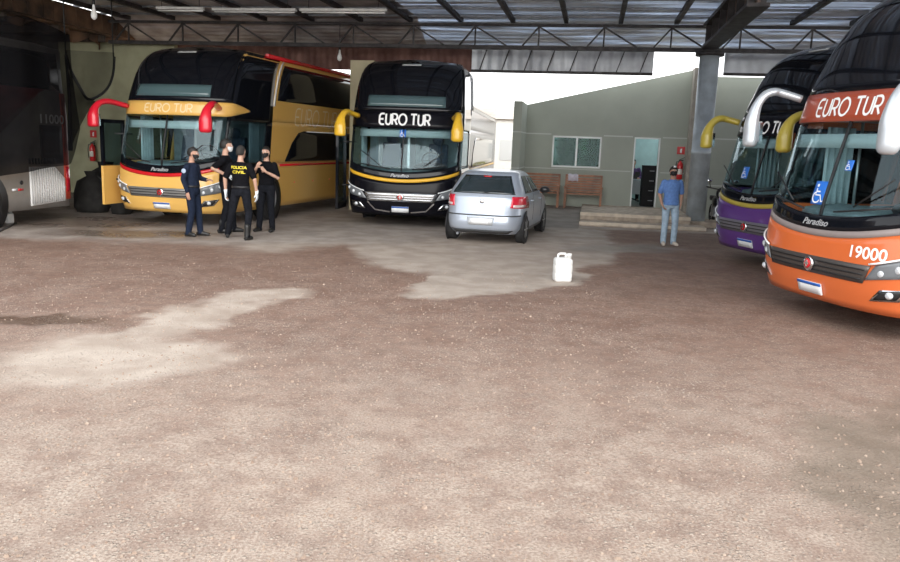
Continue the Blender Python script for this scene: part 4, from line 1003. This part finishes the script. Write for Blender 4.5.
q.add(top+[(v[0]*.5, cy_+(v[1]-cy_)*.6, 1.45) for v in top]+[(0,cy_,1.452)], [(k, (k+1) % NA, NA+(k+1) % NA, NA+k) for k in range(NA)]+[(NA+k, NA+(k+1) % NA, 2*NA) for k in range(NA)], True)
q.build('body', silv, car)
cglass = mat('car_glass', (.02,.03,.035), .06, coat=.3)
rw = cq('rear', [(-.80,.985),(.80,.985),(.76,1.33),(-.76,1.33)], 20, 8, .02, .006).build('rear_window', cglass, car)
MB().tube([car_pt('rear',0,1.0)+Vector((0,-.03,0)), car_pt('rear',.3,1.06)+Vector((0,-.03,0)), car_pt('rear',.55,1.04)+Vector((0,-.03,0))], .008, 6).build('rear_wiper', black_plastic, rw)
cq('rear', [(-.13,1.30),(.13,1.30),(.13,1.325),(-.13,1.325)], 3, 1, .02, .012).build('brake_lamp', red_paint, rw)
for sd in ('left', 'right'):
    for c in ([(.62,1.0),(1.33,1.0),(1.30,1.33),(.88,1.33)], [(1.42,1.0),(2.38,.99),(1.98,1.32),(1.39,1.33)]):
        cq(sd, c, 8, 5, .015, .006).build('side_window', cglass, car)
    for y0 in (1.37, 2.42):
        qq = cq(sd, [(y0,.42),(y0+.012,.42),(y0+.012,.98),(y0,.98)], 1, 8, .01, .004); qq.build('door_gap', black_plastic, car)
    for y0 in (1.12, 2.12):
        p = car_pt(sd, y0, .84); n = car_n(sd, y0, .84); MB().tube([p+n*.0+Vector((0,-.09,0)), p+n*.035+Vector((0,-.05,0)), p+n*.035+Vector((0,.05,0)), p+Vector((0,.09,0))], .014, 8).build('door_handle', silv, car)
    qq = MB(); p = car_pt(sd, 2.32, .98); sg = -1 if sd == 'left' else 1
    qq.ball(p+Vector((sg*.13,-.02,.03)), (.11,.07,.075), 14, 9); qq.bar(p, p+Vector((sg*.08,0,.01)), .05, .04); wm = qq.build('wing_mirror', mat('mirror_black', (.02,.02,.022), .3) if sd == 'right' else silv, car)
    cq(sd, [(.62,.22),(3.2,.22),(3.2,.29),(.62,.29)], 10, 2, .02, .012).build('sill', mat('car_dark_trim', (.06,.065,.07), .5), car)
    # tail lamp wraps round the rear corner
    sg = -1 if sd == 'left' else 1
    c = [(.68,.73),(.985,.71),(.985,.945),(.72,.945)]; c = c if sg > 0 else mir(c)
    tl_ = cq('rear', c, 10, 5, .02, .012).build('tail_light', mat('car_tail_red', (.62,.025,.05), .12, coat=.6), car)
    c = [(.74,.74),(.95,.735),(.95,.785),(.74,.79)]; c = c if sg > 0 else mir(c)
    cq('rear', c, 8, 2, .02, .016).build('reversing_lamp', mat('lamp_pale', (.75,.62,.62), .15, coat=.5), tl_)
cq('rear', [(-.97,.56),(.97,.56),(.97,.585),(-.97,.585)], 24, 1, .02, .006).build('bumper_gap', MATS['car_dark_trim'], car)
cq('rear', [(-.7,.215),(.7,.215),(.8,.285),(-.8,.285)], 16, 2, .02, .01).build('bumper_lip', MATS['car_dark_trim'], car)
cq('rear', [(-.30,.38),(.30,.38),(.34,.53),(-.34,.53)], 8, 3, .02, .004).build('plate_recess', mat('plate_recess', (.62,.66,.70), .35, .3), car)
cq('rear', [(-.25,.40),(.25,.40),(.25,.515),(-.25,.515)], 6, 2, .02, .012).build('license_plate', mat('plate_pale', (.78,.80,.82), .4), car)
p = car_pt('rear', 0, .84); MB().lathe([(.045,0),(.045,-.015),(.03,-.02)], tuple(p), 'y', 18).build('emblem', chrome, car)
MB().tube([(-.45,.1,.2),(-.45,-.02,.19)], .025, 10).build('exhaust_pipe', steel_grey, car)
cq('front', [(-.75,1.0),(.75,1.0),(.72,1.34),(-.72,1.34)], 14, 6, .02, .006).build('windscreen', cglass, car)
for sg in (-1, 1):
    c = [(.5,.6),(.95,.6),(.95,.72),(.6,.72)]; c = c if sg > 0 else mir(c); cq('front', c, 6, 3, .02, .01).build('headlight', lamp_glass, car)
for y in (.68, 3.08):
    for sg in (-1, 1):
        R = .285
        MB().lathe([(.35,0),(.35,.02)], (car_pt('right',y,.45).x*sg-.008,y,.31), 'x', 28).build('wheel_arch', black_plastic, car)
        wt = MB().lathe([(R*.65,-.09),(R*.93,-.095),(R,-.07),(R,.07),(R*.93,.095),(R*.65,.09)], (sg*.715,y,R), 'x', 30, False).build('wheel', rubber, car)
        qq = MB().lathe([(R*.68,sg*.09),(R*.62,sg*.075),(R*.6,sg*.02),(.02,sg*.02)], (sg*.715,y,R), 'x', 30, False)
        for k in range(6):
            a = k*PI/3; qq.bar((sg*.715+sg*.07,y+.03*math.cos(a),R+.03*math.sin(a)),(sg*.715+sg*.07,y+R*.63*math.cos(a),R+R*.63*math.sin(a)),.03,.05,(1,0,0))
        qq.build('rim', alu, wt)
# ------------------------------------------------------------------ people
skin_m = mat('skin', (.42,.24,.17), .6, var=.06, scale=10); skin_pale = mat('skin_pale', (.50,.30,.22), .6, var=.06, scale=10)
def limb(mb, pts, rad, seg=12):
    P = []; R = []
    for i in range(len(pts)-1):
        for k in range(4):
            t_ = k/4; P.append(Vector(pts[i]).lerp(Vector(pts[i+1]), t_)); R.append(rad[i]+(rad[i+1]-rad[i])*t_)
    P.append(Vector(pts[-1])); R.append(rad[-1]); mb.tube(P, R, seg)
    for p, r in zip(pts, rad): mb.ball(p, r*.98, 12, 8)
def hand(mb, w, d, side, k, palm=(0,-1,0), curl=.5):
    # wrist w, direction d; four unequal curled fingers and a thumb from the palm's side
    d = Vector(d).normalized(); pn = Vector(palm); pn = (pn-d*pn.dot(d)).normalized(); ac = d.cross(pn)*side
    w = Vector(w)
    for s_ in (-.022,-.007,.008,.023): mb.tube([w-d*.01*k, w+d*.05*k+ac*s_*k*.9, w+d*.095*k+ac*s_*k*1.1], [.016*k,.017*k,.012*k], 8)
    for s_, ln in ((-.030,.066),(-.010,.080),(.010,.084),(.030,.074)):
        p = w+d*.09*k+ac*s_*k; e1 = (d*math.cos(curl*.5)+pn*math.sin(curl*.5)); e2 = (d*math.cos(curl*1.3)+pn*math.sin(curl*1.3)); e3 = (d*math.cos(curl*2)+pn*math.sin(curl*2))
        q1 = p+e1*ln*.45*k; q2 = q1+e2*ln*.32*k; q3 = q2+e3*ln*.26*k
        mb.tube([p-d*.01, p, q1, q2, q3], [.0095*k,.0098*k,.0092*k,.0085*k,.007*k], 8)
    b = w+d*.03*k+ac*.024*k; c = b+(d*.6+ac*.75+pn*.35)*.038*k; e = c+(d*.85+ac*.3+pn*.35)*.034*k
    mb.tube([b-ac*.01, b, c, e], [.013*k,.0135*k,.011*k,.008*k], 8)
def person(label, loc, rotdeg, k, J, look, group=None):
    root = thing('person', label, 'person', loc, math.radians(rotdeg), group)
    D = dict(pel=(0,0,.95), wst=(0,0,1.10), chs=(0,.0,1.30), nb=(0,.01,1.475), hd=(0,-.015,1.53), nod=0.0, turn=0.0, tilt=0.0,
      shA=(-.172,.01,1.385), shB=(.172,.01,1.385), elA=(-.25,.03,1.14), elB=(.25,.03,1.14), wrA=(-.25,-.06,.90), wrB=(.25,-.06,.90),
      hdA=(0,-.1,-1), hdB=(0,-.1,-1), pmA=(1,0,0), pmB=(-1,0,0), hpA=(-.095,0,.92), hpB=(.095,0,.92), knA=(-.11,-.02,.5), knB=(.11,-.02,.5), anA=(-.12,.02,.085), anB=(.12,.02,.085), ftA=(-.15,-1), ftB=(.15,-1), curl=.5)
    D.update(J)
    for q_ in list(D):
        if isinstance(D[q_], tuple) and len(D[q_]) == 3 and q_[:2] not in ('hd', 'pm') or q_ == 'hd': D[q_] = tuple(Vector(D[q_])*k)
    hm = Matrix.Translation(Vector(D['hd'])) @ Matrix.Rotation(D['turn'], 4, 'Z') @ Matrix.Rotation(-D['nod'], 4, 'X') @ Matrix.Rotation(D['tilt'], 4, 'Y') @ Matrix.Scale(k, 4)
    def head(mb, lst, seg=18):
        b = len(mb.v); mb.rings(lst, seg)
        for i in range(b, len(mb.v)): mb.v[i] = tuple(hm @ Vector(mb.v[i]))
    body = MB()
    body.rings([(D[a][0], D[a][1], D[a][2]+dz*k, rx*k, ry*k) for a, dz, rx, ry in (('pel',-.10,.10,.08),('pel',-.03,.155,.105),('pel',.03,.155,.105),('wst',0,.135,.095),('chs',-.05,.15,.105),('chs',.04,.165,.112),('chs',.11,.15,.095),('nb',-.03,.09,.07),('nb',0,.058,.058))], 18)
    limb(body, [D['nb'], tuple(Vector(D['hd'])+Vector((0,.01*k,.06*k)))], [.056*k,.05*k])
    head(body, [(0,-.062,0,.018,.018),(0,-.05,.008,.038,.042),(0,-.025,.035,.058,.078),(0,-.012,.075,.066,.090),(0,-.006,.115,.070,.097),(0,0,.15,.074,.1),(0,.004,.185,.068,.09),(0,.006,.212,.048,.064),(0,.006,.228,.015,.02)])
    hb = MB(); hb.tube([(0,-.098,.125),(0,-.113,.095),(0,-.118,.085),(0,-.1,.075)], [.008,.012,.014,.012], 8)
    for sx_ in (-1, 1): hb.ball((sx_*.074,.0,.10), (.011,.02,.033), 8, 6)
    hb.ball((0,-.088,.142), (.05,.014,.010), 10, 6); hb.ball((0,-.097,.048), (.024,.012,.008), 8, 6)
    hb.v = [tuple(hm @ Vector(v)) for v in hb.v]; body.add(hb.v, hb.f, True)
    for X, sg in (('A', -1), ('B', 1)):
        limb(body, [D['sh'+X], D['el'+X], D['wr'+X]], [.05*k,.04*k,.027*k]); limb(body, [D['chs'], D['sh'+X]], [.08*k,.055*k])
        limb(body, [D['hp'+X], D['kn'+X], D['an'+X]], [.078*k,.053*k,.036*k])
        fx = Vector((D['ft'+X][0], D['ft'+X][1], 0)).normalized(); a = Vector(D['an'+X]); 
        body.tube([a+Vector((0,0,-.03*k))-fx*.05*k, Vector((a.x,a.y,.04*k))+fx*.06*k, Vector((a.x,a.y,.028*k))+fx*.15*k], [.034*k,.036*k,.024*k], 10)
        hand(body, D['wr'+X], D['hd'+X], sg, k, D['pm'+X], D['curl'])
    fuse(body, .0085, 2).build('body', look.get('skin', skin_m), root)
    # shirt with sleeves
    sh = MB(); e = .022
    sh.rings([(D[a][0], D[a][1], D[a][2]+dz*k, rx*k, ry*k) for a, dz, rx, ry in (('pel',look.get('hem',.02),.190 if look.get('hem') else .172,.142 if look.get('hem') else .128),('pel',.08,.168,.125),('wst',0,.158,.118),('chs',-.05,.172,.125),('chs',.04,.178,.130),('chs',.11,.145,.108),('nb',-.035,.10,.083),('nb',-.01,.07,.068))], 24)
    for X in 'AB':
        limb(sh, [D['chs'], D['sh'+X]], [.10*k,.064*k])
        if look.get('long'): limb(sh, [D['sh'+X], D['el'+X], tuple(Vector(D['el'+X]).lerp(Vector(D['wr'+X]), .93))], [.066*k,.056*k,.042*k])
        else: limb(sh, [D['sh'+X], tuple(Vector(D['sh'+X]).lerp(Vector(D['el'+X]), .82))], [.067*k,.062*k])
    so = fuse(sh, .012, 5).build('shirt', look['shirt'], root)
    tr = MB(); tr.rings([(D['pel'][0], D['pel'][1], D['pel'][2]+dz*k, rx*k, ry*k) for dz, rx, ry in ((-.13,.12,.10),(-.05,.170,.125),(.03,.166,.122),(.06,.158,.116))], 24)
    for X in 'AB':
        a = Vector(D['an'+X]); limb(tr, [D['hp'+X], D['kn'+X], (a.x, a.y, a.z-.015*k)], [.098*k,.073*k,look.get('cuff', .06)*k])
    fuse(tr, .012, 5).build('trousers', look['pants'], root)
    if look.get('belt'):
        MB().rings([(D['pel'][0], D['pel'][1], D['pel'][2]+dz*k, .176*k, .132*k) for dz in (.025,.065)], 24).build('belt', black_plastic, root)
    for X in 'AB':
        fx = Vector((D['ft'+X][0], D['ft'+X][1], 0)).normalized(); a = Vector(D['an'+X]); f0 = a.z-.085*k; q = MB()
        q.tube([Vector((a.x,a.y,f0+.035*k))-fx*.075*k, Vector((a.x,a.y,f0+.045*k))-fx*.03*k, Vector((a.x,a.y,f0+.05*k))+fx*.05*k, Vector((a.x,a.y,f0+.04*k))+fx*.13*k, Vector((a.x,a.y,f0+.028*k))+fx*.185*k], [(.034*k,.034*k),(.042*k,.044*k),(.046*k,.05*k),(.046*k,.04*k),(.03*k,.027*k)], 12)
        limb(q, [a+Vector((0,0,-.02*k)), a+Vector((0,0,look.get('boot', .03)*k))], [.05*k,.052*k])
        fz = fuse(q, .009, 2); fz.v = [(x, y, max(z, f0+.002)) for x, y, z in fz.v]
        fz.build(look.get('shoe_name', 'boot'), look['shoes'], root)
    # hair, eyes, mask, cap
    def shell(cond, gx, gy, gz, m, name, off=1.0):
        q = MB(); c0 = Vector((0,.004,.118)); nu, nv = 28, 18; idx = {}
        for j in range(nv+1):
            for i in range(nu):
                t_ = -PI/2+PI*j/nv; f = 2*PI*i/nu; idx[(i, j)] = len(q.v); q.v.append((c0.x+gx*math.cos(t_)*math.cos(f), c0.y+gy*math.cos(t_)*math.sin(f), c0.z+gz*math.sin(t_)))
        for j in range(nv):
            for i in range(nu):
                i2 = (i+1) % nu; vs4 = [idx[(i,j)], idx[(i2,j)], idx[(i2,j+1)], idx[(i,j+1)]]
                c = sum((Vector(q.v[v]) for v in vs4), Vector())/4
                if cond(c): q.f.append(vs4); q.sm.append(True)
        used = sorted({v for f in q.f for v in f}); mp = {v: n for n, v in enumerate(used)}; q.v = [q.v[v] for v in used]; q.f = [[mp[v] for v in f] for f in q.f]
        q.v = [tuple(hm @ Vector(v)) for v in q.v]; o = q.build(name, m, root)
        so_ = o.modifiers.new('thick', 'SOLIDIFY'); so_.thickness = .012*k; so_.offset = -1
        return o
    hair_front = look.get('hairline', .165)
    if look.get('hair'):
        hr = look.get('hr', .088); shell(lambda c: (c.z > hair_front-.03*(c.y > -.02)) or (c.y > .0 and c.z > .085) or (c.y > .035 and c.z > .05), hr*.93, hr*1.22, .122, look['hair'], 'hair')
    if look.get('cap'):
        o = shell(lambda c: c.z > .145, .092, .118, .128, look['cap'], 'cap')
        q = MB().slab(lambda a, b: (hm @ Vector((-.075+.15*a, -.10-.085*b*math.sin(PI*(.12+.76*a)), .150-.014*b)), Vector((0,0,1))), 10, 4, .008); q.build('cap_peak', look['cap'], o)
        q = MB().slab(lambda a, b: (hm @ Vector((-.024+.048*a, -.117+.012*b, .170+.04*b)), (hm.to_3x3() @ Vector((0,-1,.3))).normalized()), 2, 2, .006, .006); q.build('cap_badge', white_paint, o)
    if look.get('mask'):
        pf = [(-.004,-.052,.026,.028),(.008,-.05,.046,.052),(.035,-.027,.066,.088),(.065,-.018,.073,.100),(.092,-.012,.074,.108)]
        def mk(a, b):
            t_ = b*4; i = min(3, int(t_)); u = t_-i; z, cy, rx, ry = [pf[i][j]+(pf[i+1][j]-pf[i][j])*u for j in range(4)]
            f = math.radians(185+170*a); return hm @ Vector((rx*math.cos(f), cy+ry*math.sin(f), z))
        MB().quadgrid(mk, 16, 8).build('face_mask', look['mask'], root)
    for sx_ in (-1, 1):
        p = hm @ Vector((sx_*.030,-.0945,.122)); ey = MB().ball(p, .011*k, 10, 8).build('eye', mat('eye_white', (.75,.73,.70), .2), root)
        MB().ball(hm @ Vector((sx_*.030,-.1035,.122)), .0055*k, 8, 6).build('iris', mat('iris_dark', (.03,.02,.015), .2), ey)
    if look.get('gloves'):
        for X, sg in (('A', -1), ('B', 1)):
            q = MB(); hand(q, D['wr'+X], D['hd'+X], sg, k*1.13, D['pm'+X], D['curl']); d_ = Vector(D['hd'+X]).normalized(); limb(q, [tuple(Vector(D['wr'+X])-d_*.03), tuple(Vector(D['wr'+X])+d_*.02)], [.036*k,.03*k])
            fuse(q, .007, 2).build('glove', look['gloves'], root)
    return root, so, D, k
def on_back(root, so, txt, y, z, h, w, m, name):
    from mathutils.bvhtree import BVHTree
    bv = BVHTree.FromPolygons([v.co for v in so.data.vertices], [list(p.vertices) for p in so.data.polygons])
    def f(u, v):
        hit = bv.ray_cast(Vector((-u, 1.0, z+v)), Vector((0,-1,0)))
        p = hit[0] if hit[0] else Vector((-u, .13, z+v)); return p+Vector((0,.006,0))
    q = MB(); font_on(q, txt, h, f, 0, w); q.build(name, m, so)
navy = mat('navy_uniform', (.012,.018,.036), .95, var=.2, scale=20, spec=.15); blackc = mat('black_cloth', (.006,.006,.008), .95, var=.25, scale=20, spec=.12); darkp = mat('charcoal_trousers', (.010,.011,.015), .95, var=.25, scale=20, spec=.12)
bootm = mat('boot_leather', (.012,.012,.012), .45); hairm = mat('dark_hair', (.012,.010,.009), .6, var=.3, scale=40); hairg = mat('cropped_hair', (.022,.019,.017), .8, var=.3, scale=60)
maskb = mat('mask_black', (.012,.012,.013), .8); maskw = mat('mask_white', (.72,.74,.76), .8); glove = mat('glove_white', (.70,.76,.80), .6)
G = 'group in dark uniforms'
# left: navy uniform, in profile
r, so, D, k = person('person in navy long-sleeved uniform with a round shoulder patch, standing left in the group', (-5.0,14.98,0), 78, 1.70/1.76, dict(
  elA=(-.25,.05,1.14), wrA=(-.235,-.03,.89), elB=(.23,-.02,1.15), wrB=(.16,-.22,1.12), hdB=(-.3,-.9,.1), pmB=(0,0,-1), knA=(-.10,-.03,.5), anA=(-.11,.05,.085), knB=(.10,-.06,.5), anB=(.11,-.09,.085), nod=-.06, turn=.15),
  dict(shirt=navy, pants=navy, shoes=bootm, boot=.16, long=True, hair=hairm, mask=maskb, belt=True), G)
q = MB().lathe([(.045,0),(.045,-.012),(.03,-.015)], (-.272*k,.02*k,1.30*k), 'x', 16); q.build('shoulder_patch', mat('patch_pale', (.35,.42,.55), .6), so)
# second: dark hair, facing right, elbow back
person('person with dark hair and pale mask facing right, elbow bent back, behind the lettered shirt', (-4.56,15.68,0), 100, 1.87/1.76, dict(
  elA=(-.30,.20,1.22), wrA=(-.27,-.05,1.10), hdA=(.4,-.8,-.25), pmA=(.5,0,-.8), elB=(.27,.0,1.14), wrB=(.20,-.2,1.05), hdB=(-.5,-.8,0), pmB=(0,0,-1), anA=(-.12,.08,.085), anB=(.12,-.12,.085), knB=(.11,-.08,.5), turn=.1),
  dict(shirt=blackc, pants=darkp, shoes=bootm, boot=.14, hair=hairm, hr=.094, mask=maskw, gloves=glove, skin=skin_pale), G)
# third: back to the camera, lettered shirt
r, so, D, k = person('person seen from behind in black t-shirt with yellow lettering on the back', (-4.0,14.72,0), 174, 1.76/1.76, dict(
  elA=(-.29,.06,1.15), wrA=(-.30,-.02,.90), elB=(.29,.05,1.15), wrB=(.30,-.0,.90), hpA=(-.09,0,.92), hpB=(.09,0,.92), knA=(-.13,-.05,.5), anA=(-.15,.10,.085), knB=(.20,-.04,.5), anB=(.34,-.16,.085), ftB=(.35,-1), turn=-.25),
  dict(shirt=blackc, pants=darkp, shoes=bootm, boot=.18, cuff=.055, hair=hairg, hr=.088, mask=maskb, gloves=glove, belt=True, skin=skin_pale), G)
yl = mat('lettering_yellow', (.80,.66,.05), .6)
on_back(r, so, 'POLICIA', 0, 1.36*k, .055, .30, yl, 'lettering'); on_back(r, so, 'CIVIL', 0, 1.275*k, .055, .25, yl, 'lettering')
# fourth: facing the camera, hands at the chest
person('person facing the camera in black with a black mask, hands raised to the chest', (-3.85,16.1,0), -12, 1.75/1.76, dict(
  elA=(-.27,-.06,1.16), wrA=(-.10,-.24,1.33), hdA=(.55,-.2,.7), pmA=(0,1,0), elB=(.28,-.05,1.13), wrB=(.10,-.23,1.25), hdB=(-.7,-.1,.6), pmB=(0,1,0), knA=(-.12,-.03,.5), anA=(-.16,-.02,.085), curl=.9, nod=.08, turn=-.1),
  dict(shirt=blackc, pants=darkp, shoes=bootm, boot=.14, hair=hairm, mask=maskb, skin=skin_pale), G)
# man in blue by the column
person('person in blue polo shirt, pale jeans and dark cap, looking down beside the column', (4.52,16.2,0), -4, 1.665/1.76, dict(
  nb=(0,-.01,1.465), hd=(0,-.065,1.51), nod=.42, elA=(-.25,.04,1.13), wrA=(-.22,-.14,.92), hdA=(.45,-.3,-.8), pmA=(1,0,0), elB=(.235,.07,1.13), wrB=(.21,.0,.90), hdB=(-.2,-.2,-1), anA=(-.10,.0,.085), anB=(.13,.06,.085), knA=(-.10,-.04,.5), knB=(.12,-.03,.5), ftA=(-.1,-1), ftB=(.35,-1)),
  dict(shirt=mat('polo_blue', (.10,.20,.46), .85, var=.12, scale=20), pants=mat('pale_jeans', (.30,.40,.50), .85, var=.18, scale=9), shoes=mat('light_shoes', (.50,.44,.38), .6), shoe_name='shoe', boot=.0, hair=hairm, cap=maskb, mask=maskb, hem=-.06, cuff=.066))
# seated clerk behind the desk
t = thing('office_chair', 'dark office chair behind the desk inside the doorway', 'chair', bw(-.32,2.34,.28), HA+PI)
MB().box((-.24,-.24,.42),(.24,.24,.48)).build('seat', black_plastic, t); MB().box((-.22,.2,.55),(.22,.25,.98)).bar((0,.22,.45),(0,.22,.6),.06,.03).build('backrest', black_plastic, t)
MB().tube([(0,0,.1),(0,0,.42)], .03, 10).build('post', steel_grey, t)
for k in range(5): MB().tube([(0,0,.1),(.28*math.cos(k*1.2566),.28*math.sin(k*1.2566),.05)], .022, 8).ball((.28*math.cos(k*1.2566),.28*math.sin(k*1.2566),.03), .03).build('leg', black_plastic, t)
person('person in dark purple top seated behind the desk inside the doorway', bw(-.32,2.2,.34), -4, .97, dict(
  pel=(0,.05,.55), wst=(0,.04,.70), chs=(0,.0,.90), nb=(0,.0,1.075), hd=(0,-.03,1.13), shA=(-.19,0,1.02), shB=(.19,0,1.02), elA=(-.27,-.10,.76), elB=(.27,-.10,.76), wrA=(-.15,-.33,.75), wrB=(.15,-.33,.75), hdA=(.3,-1,0), hdB=(-.3,-1,0), pmA=(0,0,-1), pmB=(0,0,-1),
  hpA=(-.095,0,.53), hpB=(.095,0,.53), knA=(-.13,-.42,.50), knB=(.13,-.42,.50), anA=(-.13,-.40,.06), anB=(.13,-.40,.06), nod=.15),
  dict(shirt=mat('purple_top', (.07,.03,.11), .8), pants=darkp, shoes=bootm, boot=.05, hair=hairm, hr=.092, long=True))
